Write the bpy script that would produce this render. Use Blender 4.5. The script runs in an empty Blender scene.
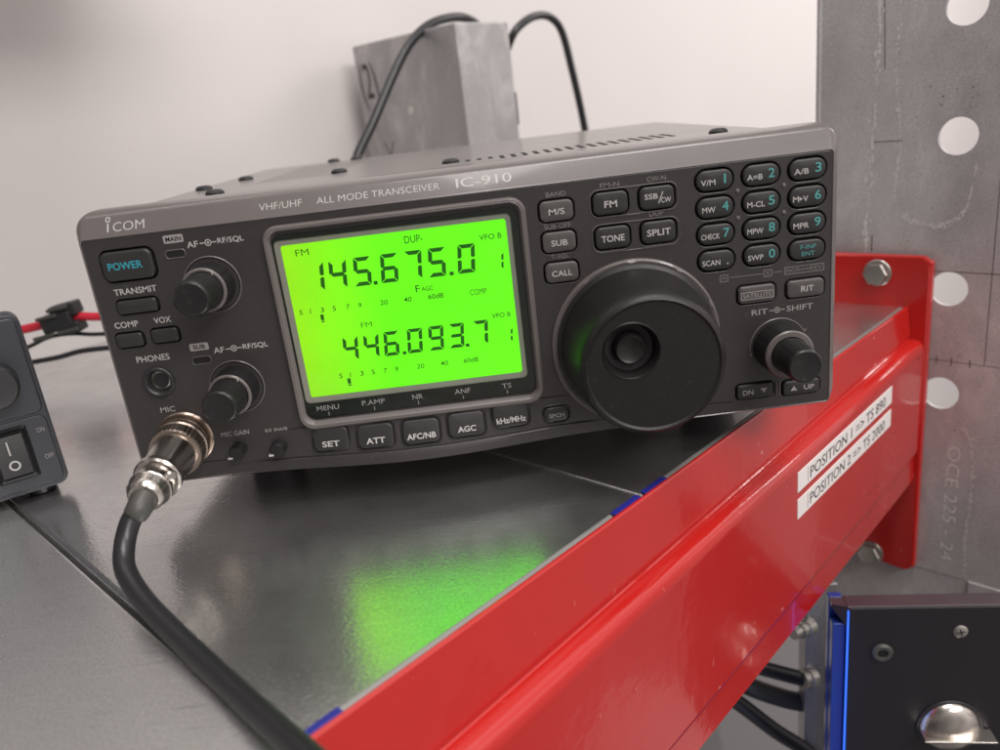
import bpy, bmesh, math, random
from mathutils import Vector, Matrix, noise
random.seed(7)
sc = bpy.context.scene
COL = sc.collection
MM = 0.001
PI = math.pi
cos, sin, rad = math.cos, math.sin, math.radians

# ------------------------------------------------------------------ camera
cam_d = bpy.data.cameras.new('camera'); cam = bpy.data.objects.new('camera', cam_d); COL.objects.link(cam)
sc.camera = cam
cam_d.sensor_width = 36; cam_d.sensor_fit = 'HORIZONTAL'; cam_d.lens = 28.243
cam_d.clip_start = 0.005; cam_d.clip_end = 50
RX = Vector((0.99252990, -0.04072425, -0.11500405))
DN = Vector((-0.12198875, -0.31757630, -0.94035315))
FW = Vector((0.00177261, 0.94735781, -0.32017187))
m = Matrix((RX, -DN, -FW)).transposed().to_4x4()
m.translation = Vector((5.64, -249.318, 121.976)) * MM
cam.matrix_world = m
cam_d.dof.use_dof = True; cam_d.dof.focus_distance = 0.275; cam_d.dof.aperture_fstop = 11

# ------------------------------------------------------------------ shelf axes (the shelf is turned against the radio)
YAW = 0.76507638
U = Vector((cos(YAW), sin(YAW), 0)); V = Vector((-sin(YAW), cos(YAW), 0))
def W(u, v, z): return U * u + V * v + Vector((0, 0, z))
def uvbasis(): return (U, V, Vector((0, 0, 1)))

# ------------------------------------------------------------------ world: dim warm room
world = bpy.data.worlds.new('World'); sc.world = world; world.use_nodes = True
nt = world.node_tree; nt.nodes.clear()
wo = nt.nodes.new('ShaderNodeOutputWorld'); bg = nt.nodes.new('ShaderNodeBackground')
def wn_(kind, **kw):
    n = nt.nodes.new(kind)
    for k, v in kw.items():
        if k in n.inputs: n.inputs[k].default_value = v
        else: setattr(n, k, v)
    return n
tc = wn_('ShaderNodeTexCoord'); sep = wn_('ShaderNodeSeparateXYZ'); nt.links.new(tc.outputs['Generated'], sep.inputs[0])
mr = wn_('ShaderNodeMapRange'); mr.inputs['From Min'].default_value = -1; nt.links.new(sep.outputs['Z'], mr.inputs['Value'])
rmp = wn_('ShaderNodeValToRGB'); nt.links.new(mr.outputs[0], rmp.inputs[0])
e = rmp.color_ramp.elements
e[0].position = 0.0; e[0].color = (0.22, 0.20, 0.20, 1)
e[1].position = 1.0; e[1].color = (0.62, 0.60, 0.59, 1)
x = e.new(0.40); x.color = (0.34, 0.31, 0.30, 1)
x = e.new(0.55); x.color = (0.62, 0.57, 0.56, 1)
# the room: brighter to the right of the rack, darker behind the photographer's left; blocky furniture tones
mx_ = wn_('ShaderNodeMapRange'); mx_.inputs['From Min'].default_value = -0.5; mx_.inputs['From Max'].default_value = 0.6
mx_.inputs['To Min'].default_value = 0.36; mx_.inputs['To Max'].default_value = 2.2; nt.links.new(sep.outputs['X'], mx_.inputs['Value'])
vo = wn_('ShaderNodeTexVoronoi', Scale=3.3); vo.distance = 'CHEBYCHEV'; nt.links.new(tc.outputs['Generated'], vo.inputs['Vector'])
sv = wn_('ShaderNodeSeparateColor'); nt.links.new(vo.outputs['Color'], sv.inputs[0])
mv = wn_('ShaderNodeMapRange'); mv.inputs['To Min'].default_value = 0.45; mv.inputs['To Max'].default_value = 1.55; nt.links.new(sv.outputs[0], mv.inputs['Value'])
m1 = wn_('ShaderNodeMath'); m1.operation = 'MULTIPLY'; nt.links.new(mx_.outputs[0], m1.inputs[0]); nt.links.new(mv.outputs[0], m1.inputs[1])
m2 = wn_('ShaderNodeMath'); m2.operation = 'MULTIPLY'; nt.links.new(m1.outputs[0], m2.inputs[0]); m2.inputs[1].default_value = 0.64
nt.links.new(rmp.outputs[0], bg.inputs[0]); nt.links.new(m2.outputs[0], bg.inputs[1])
nt.links.new(bg.outputs[0], wo.inputs[0])

# ------------------------------------------------------------------ lamps of the room, and an added fill lamp
def area(name, loc, target, sx, sy, power, color):
    d = bpy.data.lights.new(name, 'AREA'); d.shape = 'RECTANGLE'; d.size = sx; d.size_y = sy; d.energy = power; d.color = color
    o = bpy.data.objects.new(name, d); COL.objects.link(o); o.location = loc
    o.rotation_euler = (Vector(target) - Vector(loc)).to_track_quat('-Z', 'Y').to_euler()
    return o
area('ceiling_and_fill_lamp', W(-100, -1400, 1180) * MM, W(50, 200, 100) * MM, 1.2, 0.34, 21.5, (1.0, 0.945, 0.92))
area('ceiling_and_fill_lamp', W(1500, -450, 800) * MM, W(1750, 392, 0) * MM, 1.0, 0.5, 15, (1.0, 0.945, 0.92))  # added fill light for the wall at right and behind the upright's holes
area('ceiling_and_fill_lamp', W(-50, -420, 1500) * MM, W(0, 0, 100) * MM, 0.9, 0.4, 15, (1.0, 0.96, 0.94))

# ------------------------------------------------------------------ exposure
sc.view_settings.view_transform = 'Standard'; sc.view_settings.look = 'None'
sc.view_settings.exposure = -0.12; sc.view_settings.gamma = 1
sc.view_settings.use_curve_mapping = False

# ------------------------------------------------------------------ materials
def new_mat(name):
    mt = bpy.data.materials.new(name); mt.use_nodes = True
    return mt, mt.node_tree, mt.node_tree.nodes['Principled BSDF']
def N(nt, kind, **kw):
    n = nt.nodes.new(kind)
    for k, v in kw.items():
        if k in n.inputs: n.inputs[k].default_value = v
        else: setattr(n, k, v)
    return n
def plastic(name, col, rough=0.5, bump=0.0, scale=2500, spec=0.5, dust=0.0, coat=0.0, metal=0.0, var=0.12):
    mt, nt, b = new_mat(name)
    tc = N(nt, 'ShaderNodeTexCoord')
    n1 = N(nt, 'ShaderNodeTexNoise', Scale=28.0, Detail=5.0, Roughness=0.6); nt.links.new(tc.outputs['Object'], n1.inputs['Vector'])
    mx = N(nt, 'ShaderNodeMixRGB'); mx.blend_type = 'MIX'
    mx.inputs[1].default_value = (*[c * (1 - var) for c in col], 1); mx.inputs[2].default_value = (*[min(1, c * (1 + var)) for c in col], 1)
    nt.links.new(n1.outputs[0], mx.inputs[0])
    last = mx.outputs[0]
    if dust:
        n3 = N(nt, 'ShaderNodeTexNoise', Scale=420.0, Detail=3.0); nt.links.new(tc.outputs['Object'], n3.inputs['Vector'])
        r3 = N(nt, 'ShaderNodeMapRange'); r3.inputs['From Min'].default_value = 0.62; r3.inputs['From Max'].default_value = 0.8
        r3.inputs['To Max'].default_value = dust; nt.links.new(n3.outputs[0], r3.inputs[0])
        m2 = N(nt, 'ShaderNodeMixRGB'); m2.inputs[2].default_value = (0.35, 0.33, 0.31, 1)
        nt.links.new(r3.outputs[0], m2.inputs[0]); nt.links.new(last, m2.inputs[1]); last = m2.outputs[0]
    nt.links.new(last, b.inputs['Base Color'])
    rr = N(nt, 'ShaderNodeMapRange'); rr.inputs['To Min'].default_value = max(0.02, rough - 0.07); rr.inputs['To Max'].default_value = rough + 0.07
    nt.links.new(n1.outputs[0], rr.inputs[0]); nt.links.new(rr.outputs[0], b.inputs['Roughness'])
    b.inputs['Specular IOR Level'].default_value = spec; b.inputs['Coat Weight'].default_value = coat; b.inputs['Metallic'].default_value = metal
    b.inputs['Coat Roughness'].default_value = 0.08
    if bump:
        n2 = N(nt, 'ShaderNodeTexNoise', Scale=float(scale), Detail=2.0); nt.links.new(tc.outputs['Object'], n2.inputs['Vector'])
        bp = N(nt, 'ShaderNodeBump', Strength=bump, Distance=0.0002); nt.links.new(n2.outputs[0], bp.inputs['Height'])
        nt.links.new(bp.outputs[0], b.inputs['Normal'])
    return mt
def simple(name, col, rough=0.5, metal=0.0, emit=None, es=1.0):
    mt, nt, b = new_mat(name)
    b.inputs['Base Color'].default_value = (*col, 1); b.inputs['Roughness'].default_value = rough; b.inputs['Metallic'].default_value = metal
    if emit: b.inputs['Emission Color'].default_value = (*emit, 1); b.inputs['Emission Strength'].default_value = es
    return mt

M = {}
M['panel'] = plastic('panel_plastic', (0.036, 0.032, 0.031), 0.36, 0.25, 3000, dust=0.07)
M['bezel'] = plastic('bezel_plastic', (0.112, 0.098, 0.094), 0.33, 0.1, 3000, dust=0.07, coat=0.35)
M['case'] = plastic('case_paint', (0.17, 0.155, 0.148), 0.36, 0.2, 1800, dust=0.07, coat=0.25)
M['key'] = plastic('key_rubber', (0.024, 0.023, 0.023), 0.42, 0.15, 3000)
M['key_grey'] = plastic('grey_key_rubber', (0.070, 0.064, 0.062), 0.42, 0.15, 3000)
M['black'] = plastic('black_plastic', (0.020, 0.020, 0.021), 0.42, 0.2, 3000)
M['knob'] = plastic('knob_rubber', (0.014, 0.014, 0.014), 0.34, 0.2, 3000, dust=0.05, spec=0.4)
M['dial'] = plastic('dial_plastic', (0.012, 0.011, 0.011), 0.40, 0.35, 2600, dust=0.05, spec=0.38)
M['hole'] = simple('dark_gap', (0.004, 0.004, 0.004), 0.8)
M['print'] = simple('white_print', (0.46, 0.445, 0.43), 0.5)
M['print_dim'] = simple('grey_print', (0.19, 0.175, 0.17), 0.5)
M['print_mid'] = simple('pale_grey_print', (0.32, 0.30, 0.29), 0.5)
M['teal'] = simple('teal_print', (0.08, 0.32, 0.31), 0.5)
M['blueprint'] = simple('blue_print', (0.03, 0.27, 0.34), 0.5)
M['glasspanel'] = plastic('display_mask', (0.012, 0.018, 0.012), 0.22, 0, spec=0.5)
M['lcd_frame'] = plastic('display_margin', (0.34, 0.32, 0.29), 0.35, 0.1)
M['rimlight'] = plastic('rim_plastic', (0.13, 0.115, 0.11), 0.34, 0.1)
M['chrome'] = plastic('nickel', (0.55, 0.51, 0.47), 0.24, 0.3, 900, metal=1.0)
M['brass'] = plastic('worn_nickel', (0.40, 0.33, 0.28), 0.30, 0.4, 900, metal=1.0)
M['zinc'] = plastic('zinc_plated_steel', (0.46, 0.445, 0.41), 0.38, 0.5, 700, metal=1.0)
M['rubber'] = plastic('cable_rubber', (0.016, 0.016, 0.018), 0.33, 0.15, 1500)
M['greyrubber'] = plastic('grey_cable_rubber', (0.055, 0.054, 0.048), 0.45, 0.15, 1500)
M['redwire'] = plastic('red_wire', (0.55, 0.02, 0.04), 0.4)
M['bluetab'] = plastic('blue_plastic', (0.02, 0.022, 0.22), 0.35)
M['psu'] = plastic('supply_paint', (0.032, 0.034, 0.042), 0.45, 0.35, 2000)
M['blackbox'] = plastic('black_anodised', (0.010, 0.008, 0.012), 0.42, 0.3, 1800)
M['boxedge'] = plastic('black_anodised_edge', (0.045, 0.030, 0.036), 0.38, 0.3, 1800)
M['bluelit'] = plastic('blue_lit_side', (0.012, 0.035, 0.20), 0.3)  # blue light on the box's left side, put into the base colour
M['blueglint'] = simple('blue_glint_line', (0.05, 0.15, 0.8), 0.3, emit=(0.03, 0.16, 0.85), es=0.9)  # glowing stand-in for the blue glint along the box edge
M['label'] = plastic('label_paper', (0.78, 0.74, 0.72), 0.35, var=0.03)
M['ink'] = simple('black_ink', (0.02, 0.02, 0.02), 0.5)
M['chalk'] = simple('pale_writing', (0.68, 0.66, 0.65), 0.6)
M['pencil'] = simple('pencil_mark', (0.04, 0.035, 0.035), 0.7)
M['scratch'] = simple('pale_scratch', (0.62, 0.60, 0.57), 0.45, metal=0.6)

# light of the lit display; a reflection is put in as yellower left side
def lcd_mat():
    mt, nt, b = new_mat('display_backlight')
    tc = N(nt, 'ShaderNodeTexCoord'); mp = N(nt, 'ShaderNodeSeparateXYZ'); nt.links.new(tc.outputs['Object'], mp.inputs[0])
    r = N(nt, 'ShaderNodeMapRange'); r.inputs['From Min'].default_value = -0.058; r.inputs['From Max'].default_value = -0.028
    nt.links.new(mp.outputs['X'], r.inputs[0])
    mx = N(nt, 'ShaderNodeMixRGB'); mx.inputs[1].default_value = (0.27, 0.74, 0.0, 1); mx.inputs[2].default_value = (0.125, 0.92, 0.0, 1)
    nt.links.new(r.outputs[0], mx.inputs[0])
    b.inputs['Base Color'].default_value = (0.02, 0.05, 0.01, 1); b.inputs['Roughness'].default_value = 0.6
    nt.links.new(mx.outputs[0], b.inputs['Emission Color']); n9 = N(nt, 'ShaderNodeTexNoise', Scale=22.0, Detail=2.0); nt.links.new(tc.outputs['Object'], n9.inputs['Vector'])
    r9 = N(nt, 'ShaderNodeMapRange'); r9.inputs['From Min'].default_value = 0.3; r9.inputs['From Max'].default_value = 0.7; r9.inputs['To Min'].default_value = 1.12; r9.inputs['To Max'].default_value = 1.36
    nt.links.new(n9.outputs[0], r9.inputs[0]); nt.links.new(r9.outputs[0], b.inputs['Emission Strength'])
    return mt
M['lcd'] = lcd_mat()
M['seg'] = simple('display_segment', (0.01, 0.05, 0.0), 0.6, emit=(0.0, 0.11, 0.0), es=0.7)
M['seg_faint'] = simple('display_fine_print', (0.01, 0.05, 0.0), 0.6, emit=(0.0, 0.06, 0.0), es=0.8)

def pane_mat():
    mt, nt, b = new_mat('clear_display_pane')
    nt.nodes.remove(b); out = nt.nodes['Material Output']
    t = N(nt, 'ShaderNodeBsdfTransparent'); g = N(nt, 'ShaderNodeBsdfGlossy'); g.inputs['Roughness'].default_value = 0.06
    fr = N(nt, 'ShaderNodeFresnel', IOR=1.22); mx = N(nt, 'ShaderNodeMixShader')
    nt.links.new(fr.outputs[0], mx.inputs[0]); nt.links.new(t.outputs[0], mx.inputs[1]); nt.links.new(g.outputs[0], mx.inputs[2])
    nt.links.new(mx.outputs[0], out.inputs['Surface'])
    return mt
M['pane'] = pane_mat()

def red_paint():
    mt, nt, b = new_mat('red_gloss_paint')
    tc = N(nt, 'ShaderNodeTexCoord')
    n1 = N(nt, 'ShaderNodeTexNoise', Scale=9.0, Detail=4.0); nt.links.new(tc.outputs['Object'], n1.inputs['Vector'])
    n2 = N(nt, 'ShaderNodeTexNoise', Scale=110.0, Detail=3.0, Roughness=0.45); nt.links.new(tc.outputs['Object'], n2.inputs['Vector'])
    mx = N(nt, 'ShaderNodeMixRGB'); mx.inputs[1].default_value = (0.40, 0.010, 0.009, 1); mx.inputs[2].default_value = (0.52, 0.020, 0.015, 1)
    nt.links.new(n1.outputs[0], mx.inputs[0])
    # pale chips and rubs
    v = N(nt, 'ShaderNodeTexVoronoi', Scale=55.0); nt.links.new(tc.outputs['Object'], v.inputs['Vector'])
    r = N(nt, 'ShaderNodeMapRange'); r.inputs['From Min'].default_value = 0.055; r.inputs['From Max'].default_value = 0.03; r.inputs['To Max'].default_value = 0.5
    nt.links.new(v.outputs['Distance'], r.inputs[0])
    m2 = N(nt, 'ShaderNodeMixRGB'); m2.inputs[2].default_value = (0.75, 0.35, 0.32, 1)
    nt.links.new(r.outputs[0], m2.inputs[0]); nt.links.new(mx.outputs[0], m2.inputs[1])
    for rot_, s_, lo_ in (((0.3, 0.5, 0.765), (110, 900, 110), .79), ((0.9, -0.2, 0.2), (150, 1300, 150), .80)):
        q1 = N(nt, 'ShaderNodeMapping'); q1.inputs['Rotation'].default_value = rot_; q1.inputs['Scale'].default_value = s_; nt.links.new(tc.outputs['Object'], q1.inputs[0])
        q2 = N(nt, 'ShaderNodeTexNoise', Scale=1.0, Detail=1.0); nt.links.new(q1.outputs[0], q2.inputs['Vector'])
        q3 = N(nt, 'ShaderNodeMapRange'); q3.inputs['From Min'].default_value = lo_; q3.inputs['From Max'].default_value = lo_ + .03; q3.inputs['To Max'].default_value = 0.45; nt.links.new(q2.outputs[0], q3.inputs[0])
        q4 = N(nt, 'ShaderNodeMixRGB'); q4.inputs[2].default_value = (0.72, 0.30, 0.27, 1)
        nt.links.new(q3.outputs[0], q4.inputs[0]); nt.links.new(m2.outputs[0], q4.inputs[1]); m2 = q4
    n8 = N(nt, 'ShaderNodeTexNoise', Scale=500.0, Detail=4.0, Roughness=0.8); nt.links.new(tc.outputs['Object'], n8.inputs['Vector'])
    r8 = N(nt, 'ShaderNodeMapRange'); r8.inputs['From Min'].default_value = 0.72; r8.inputs['From Max'].default_value = 0.78; r8.inputs['To Max'].default_value = 0.6; nt.links.new(n8.outputs[0], r8.inputs[0])
    m8 = N(nt, 'ShaderNodeMixRGB'); m8.inputs[2].default_value = (0.12, 0.02, 0.02, 1); nt.links.new(r8.outputs[0], m8.inputs[0]); nt.links.new(m2.outputs[0], m8.inputs[1]); m2 = m8
    nt.links.new(m2.outputs[0], b.inputs['Base Color'])
    rr = N(nt, 'ShaderNodeMapRange'); rr.inputs['To Min'].default_value = 0.10; rr.inputs['To Max'].default_value = 0.30
    nt.links.new(n1.outputs[0], rr.inputs[0]); nt.links.new(rr.outputs[0], b.inputs['Roughness'])
    b.inputs['Coat Weight'].default_value = 0.6; b.inputs['Coat Roughness'].default_value = 0.06
    bp = N(nt, 'ShaderNodeBump', Strength=0.13, Distance=0.0012); nt.links.new(n2.outputs[0], bp.inputs['Height'])
    nt.links.new(bp.outputs[0], b.inputs['Normal']); nt.links.new(bp.outputs[0], b.inputs['Coat Normal'])
    return mt
M['red'] = red_paint()

def steel(name, c1, c2, r1, r2, scratch=0.35, bumpd=0.00012, metal=1.0, sc1=14.0, stretch=(1, 1, 1), haze=0.0, scuff=0.0):
    """galvanised sheet: cloudy tone, fine rolling marks, scratches and specks"""
    mt, nt, b = new_mat(name)
    tc = N(nt, 'ShaderNodeTexCoord')
    mp = N(nt, 'ShaderNodeMapping'); mp.inputs['Scale'].default_value = stretch; nt.links.new(tc.outputs['Object'], mp.inputs[0])
    n1 = N(nt, 'ShaderNodeTexNoise', Scale=sc1, Detail=7.0, Roughness=0.62); nt.links.new(mp.outputs[0], n1.inputs['Vector'])
    cr = N(nt, 'ShaderNodeMapRange'); cr.inputs['From Min'].default_value = 0.32; cr.inputs['From Max'].default_value = 0.68
    nt.links.new(n1.outputs[0], cr.inputs[0])
    mx = N(nt, 'ShaderNodeMixRGB'); mx.inputs[1].default_value = (*c1, 1); mx.inputs[2].default_value = (*c2, 1)
    nt.links.new(cr.outputs[0], mx.inputs[0])
    # dark specks
    n4 = N(nt, 'ShaderNodeTexNoise', Scale=170.0, Detail=5.0, Roughness=0.75); nt.links.new(tc.outputs['Object'], n4.inputs['Vector'])
    sp = N(nt, 'ShaderNodeMapRange'); sp.inputs['From Min'].default_value = 0.66; sp.inputs['From Max'].default_value = 0.74; sp.inputs['To Max'].default_value = 0.45
    nt.links.new(n4.outputs[0], sp.inputs[0])
    m2 = N(nt, 'ShaderNodeMixRGB'); m2.inputs[2].default_value = (0.16, 0.15, 0.14, 1)
    nt.links.new(sp.outputs[0], m2.inputs[0]); nt.links.new(mx.outputs[0], m2.inputs[1])
    n7 = N(nt, 'ShaderNodeTexNoise', Scale=1500.0, Detail=2.0, Roughness=0.7); nt.links.new(tc.outputs['Object'], n7.inputs['Vector'])
    r7 = N(nt, 'ShaderNodeMapRange'); r7.inputs['From Min'].default_value = 0.3; r7.inputs['From Max'].default_value = 0.7; r7.inputs['To Min'].default_value = 0.72; r7.inputs['To Max'].default_value = 1.12
    nt.links.new(n7.outputs[0], r7.inputs[0]); m7 = N(nt, 'ShaderNodeMixRGB'); m7.blend_type = 'MULTIPLY'; m7.inputs[0].default_value = 1.0
    nt.links.new(m2.outputs[0], m7.inputs[1]); nt.links.new(r7.outputs[0], m7.inputs[2]); m2 = m7
    for ang_, sc_, lo_ in () if scuff else ((0.5, (30, 1500, 30), 0.69), (-0.5, (38, 1700, 38), 0.70), (1.2, (45, 1300, 45), 0.71)):
        q1 = N(nt, 'ShaderNodeMapping'); q1.inputs['Rotation'].default_value = (0, 0, ang_); q1.inputs['Scale'].default_value = sc_; nt.links.new(tc.outputs['Object'], q1.inputs[0])
        q2 = N(nt, 'ShaderNodeTexNoise', Scale=1.0, Detail=1.0); nt.links.new(q1.outputs[0], q2.inputs['Vector'])
        q3 = N(nt, 'ShaderNodeMapRange'); q3.inputs['From Min'].default_value = lo_; q3.inputs['From Max'].default_value = lo_ + .04; q3.inputs['To Max'].default_value = 0.55; nt.links.new(q2.outputs[0], q3.inputs[0])
        q4 = N(nt, 'ShaderNodeMixRGB'); q4.inputs[2].default_value = (0.95, 0.94, 0.92, 1) if lo_ < .705 else (0.25, 0.24, 0.23, 1)
        nt.links.new(q3.outputs[0], q4.inputs[0]); nt.links.new(m2.outputs[0], q4.inputs[1]); m2 = q4
    if scuff:                                           # pale rubbed streaks and clouds
        ms_ = N(nt, 'ShaderNodeMapping'); ms_.inputs['Scale'].default_value = (30, 30, 14); nt.links.new(tc.outputs['Object'], ms_.inputs[0])
        n6 = N(nt, 'ShaderNodeTexNoise', Scale=1.0, Detail=8.0, Roughness=0.68, Distortion=0.8); nt.links.new(ms_.outputs[0], n6.inputs['Vector'])
        r6 = N(nt, 'ShaderNodeMapRange'); r6.inputs['From Min'].default_value = 0.52; r6.inputs['From Max'].default_value = 0.66; r6.inputs['To Max'].default_value = scuff
        nt.links.new(n6.outputs[0], r6.inputs[0]); m6 = N(nt, 'ShaderNodeMixRGB'); m6.inputs[2].default_value = (0.74, 0.71, 0.70, 1)
        nt.links.new(r6.outputs[0], m6.inputs[0]); nt.links.new(m2.outputs[0], m6.inputs[1]); m2 = m6
    nt.links.new(m2.outputs[0], b.inputs['Base Color'])
    b.inputs['Metallic'].default_value = metal
    rr = N(nt, 'ShaderNodeMapRange'); rr.inputs['From Min'].default_value = 0.3; rr.inputs['From Max'].default_value = 0.7
    rr.inputs['To Min'].default_value = r1; rr.inputs['To Max'].default_value = r2
    nt.links.new(n1.outputs[0], rr.inputs[0]); nt.links.new(rr.outputs[0], b.inputs['Roughness'])
    # scratches: strongly stretched noise in two directions
    hs = []
    for ang, s in ((0.5, (700, 1700, 400)), (-0.55, (800, 1900, 400)), (1.3, (650, 1500, 400))):
        mq = N(nt, 'ShaderNodeMapping'); mq.inputs['Rotation'].default_value = (0, 0, ang); mq.inputs['Scale'].default_value = s
        nt.links.new(tc.outputs['Object'], mq.inputs[0])
        nn = N(nt, 'ShaderNodeTexNoise', Scale=1.0, Detail=2.0, Roughness=0.5); nt.links.new(mq.outputs[0], nn.inputs['Vector']); hs.append(nn)
    ad = N(nt, 'ShaderNodeMath'); ad.operation = 'ADD'; nt.links.new(hs[0].outputs[0], ad.inputs[0])
    ad0 = N(nt, 'ShaderNodeMath'); ad0.operation = 'ADD'; nt.links.new(hs[1].outputs[0], ad0.inputs[0]); nt.links.new(hs[2].outputs[0], ad0.inputs[1]); nt.links.new(ad0.outputs[0], ad.inputs[1])
    n5 = N(nt, 'ShaderNodeTexNoise', Scale=900.0, Detail=3.0); nt.links.new(tc.outputs['Object'], n5.inputs['Vector'])
    ad2 = N(nt, 'ShaderNodeMath'); ad2.operation = 'ADD'; nt.links.new(ad.outputs[0], ad2.inputs[0]); nt.links.new(n5.outputs[0], ad2.inputs[1])
    bp = N(nt, 'ShaderNodeBump', Strength=scratch, Distance=bumpd); nt.links.new(ad2.outputs[0], bp.inputs['Height'])
    nt.links.new(bp.outputs[0], b.inputs['Normal'])
    if haze:                                            # the zinc crystals scatter part of the light widely
        b2 = N(nt, 'ShaderNodeBsdfPrincipled'); b2.inputs['Roughness'].default_value = 0.55; b2.inputs['Metallic'].default_value = 0.9
        nt.links.new(m2.outputs[0], b2.inputs['Base Color']); nt.links.new(bp.outputs[0], b2.inputs['Normal'])
        ms = N(nt, 'ShaderNodeMixShader'); hz = N(nt, 'ShaderNodeMapRange'); hz.inputs['To Min'].default_value = haze + .12; hz.inputs['To Max'].default_value = haze - .12
        nt.links.new(cr.outputs[0], hz.inputs[0]); nt.links.new(hz.outputs[0], ms.inputs[0])
        nt.links.new(b.outputs[0], ms.inputs[1]); nt.links.new(b2.outputs[0], ms.inputs[2]); nt.links.new(ms.outputs[0], nt.nodes['Material Output'].inputs['Surface'])
    return mt
M['shelf'] = steel('galvanised_shelf', (0.68, 0.68, 0.675), (0.86, 0.86, 0.855), 0.13, 0.21, 0.34, 0.00010, haze=0.18)
M['shelf_dull'] = steel('galvanised_shelf_dull', (0.70, 0.695, 0.69), (0.88, 0.875, 0.87), 0.17, 0.30, 0.32, 0.00010, haze=0.40)
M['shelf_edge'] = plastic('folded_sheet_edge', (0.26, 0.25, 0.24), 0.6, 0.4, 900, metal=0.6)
M['upright'] = steel('galvanised_upright', (0.42, 0.40, 0.40), (0.60, 0.58, 0.58), 0.42, 0.62, 0.4, 0.00015, metal=0.3, sc1=20.0, stretch=(1, 1, 0.7), scuff=0.40)
M['pale_zinc'] = plastic('rubbed_zinc', (0.68, 0.66, 0.65), 0.5, 0.5, 900, metal=0.4)
M['post'] = steel('galvanised_post', (0.34, 0.33, 0.33), (0.46, 0.45, 0.45), 0.40, 0.55, 0.5, 0.0002, metal=0.6, sc1=18.0, stretch=(1, 1, 0.5), scuff=0.35)

def wall_mat():
    mt, nt, b = new_mat('wall_paint')
    tc = N(nt, 'ShaderNodeTexCoord'); n1 = N(nt, 'ShaderNodeTexNoise', Scale=3.5, Detail=4.0); nt.links.new(tc.outputs['Object'], n1.inputs['Vector'])
    mx = N(nt, 'ShaderNodeMixRGB'); mx.inputs[1].default_value = (0.55, 0.515, 0.505, 1); mx.inputs[2].default_value = (0.62, 0.585, 0.575, 1)
    nt.links.new(n1.outputs[0], mx.inputs[0]); nt.links.new(mx.outputs[0], b.inputs['Base Color']); b.inputs['Roughness'].default_value = 0.6
    n2 = N(nt, 'ShaderNodeTexNoise', Scale=260.0, Detail=4.0); nt.links.new(tc.outputs['Object'], n2.inputs['Vector'])
    bp = N(nt, 'ShaderNodeBump', Strength=0.25, Distance=0.0006); nt.links.new(n2.outputs[0], bp.inputs['Height']); nt.links.new(bp.outputs[0], b.inputs['Normal'])
    return mt
M['wall'] = wall_mat()

# ------------------------------------------------------------------ object helpers
def thing(name, loc, label, cat, group=None):
    o = bpy.data.objects.new(name, None); COL.objects.link(o); o.location = Vector(loc) * MM
    o.empty_display_size = 0.01
    o['label'] = label; o['category'] = cat
    if group: o['group'] = group
    o['_o'] = list(loc)
    return o
def root_of(o):
    while o.parent: o = o.parent
    return o
_font_cache = {}
def text_polys(s, bold=0.0, res=3):
    """glyph outlines as a mesh, normalised to its bounding box"""
    key = (s, bold)
    if key in _font_cache: return _font_cache[key]
    cu = bpy.data.curves.new('t', 'FONT'); cu.body = s; cu.size = 1; cu.resolution_u = res; cu.offset = bold; cu.fill_mode = 'FRONT' if hasattr(cu, 'fill_mode') else cu.fill_mode
    ob = bpy.data.objects.new('t', cu); COL.objects.link(ob)
    dg = bpy.context.evaluated_depsgraph_get(); ev = ob.evaluated_get(dg); me = ev.to_mesh()
    vs = [tuple(v.co) for v in me.vertices]; fs = [tuple(p.vertices) for p in me.polygons]
    ev.to_mesh_clear(); bpy.data.objects.remove(ob); bpy.data.curves.remove(cu)
    x0 = min(v[0] for v in vs); x1 = max(v[0] for v in vs); y0 = min(v[1] for v in vs); y1 = max(v[1] for v in vs)
    r = ([(v[0] - x0, v[1] - y0) for v in vs], fs, x1 - x0, y1 - y0)
    _font_cache[key] = r
    return r

def rrect(x0, x1, z0, z1, r, n=5):
    r = min(r, (x1 - x0) / 2 - .01, (z1 - z0) / 2 - .01); pts = []
    for cx, cz, a0 in ((x1 - r, z1 - r, 0), (x0 + r, z1 - r, 90), (x0 + r, z0 + r, 180), (x1 - r, z0 + r, 270)):
        for k in range(n + 1):
            a = rad(a0 + 90 * k / n); pts.append((cx + r * cos(a), cz + r * sin(a)))
    return pts
def circ(cx, cz, r, n=40, rz=None):
    return [(cx + r * cos(2 * PI * k / n), cz + (rz or r) * sin(2 * PI * k / n)) for k in range(n)]

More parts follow.
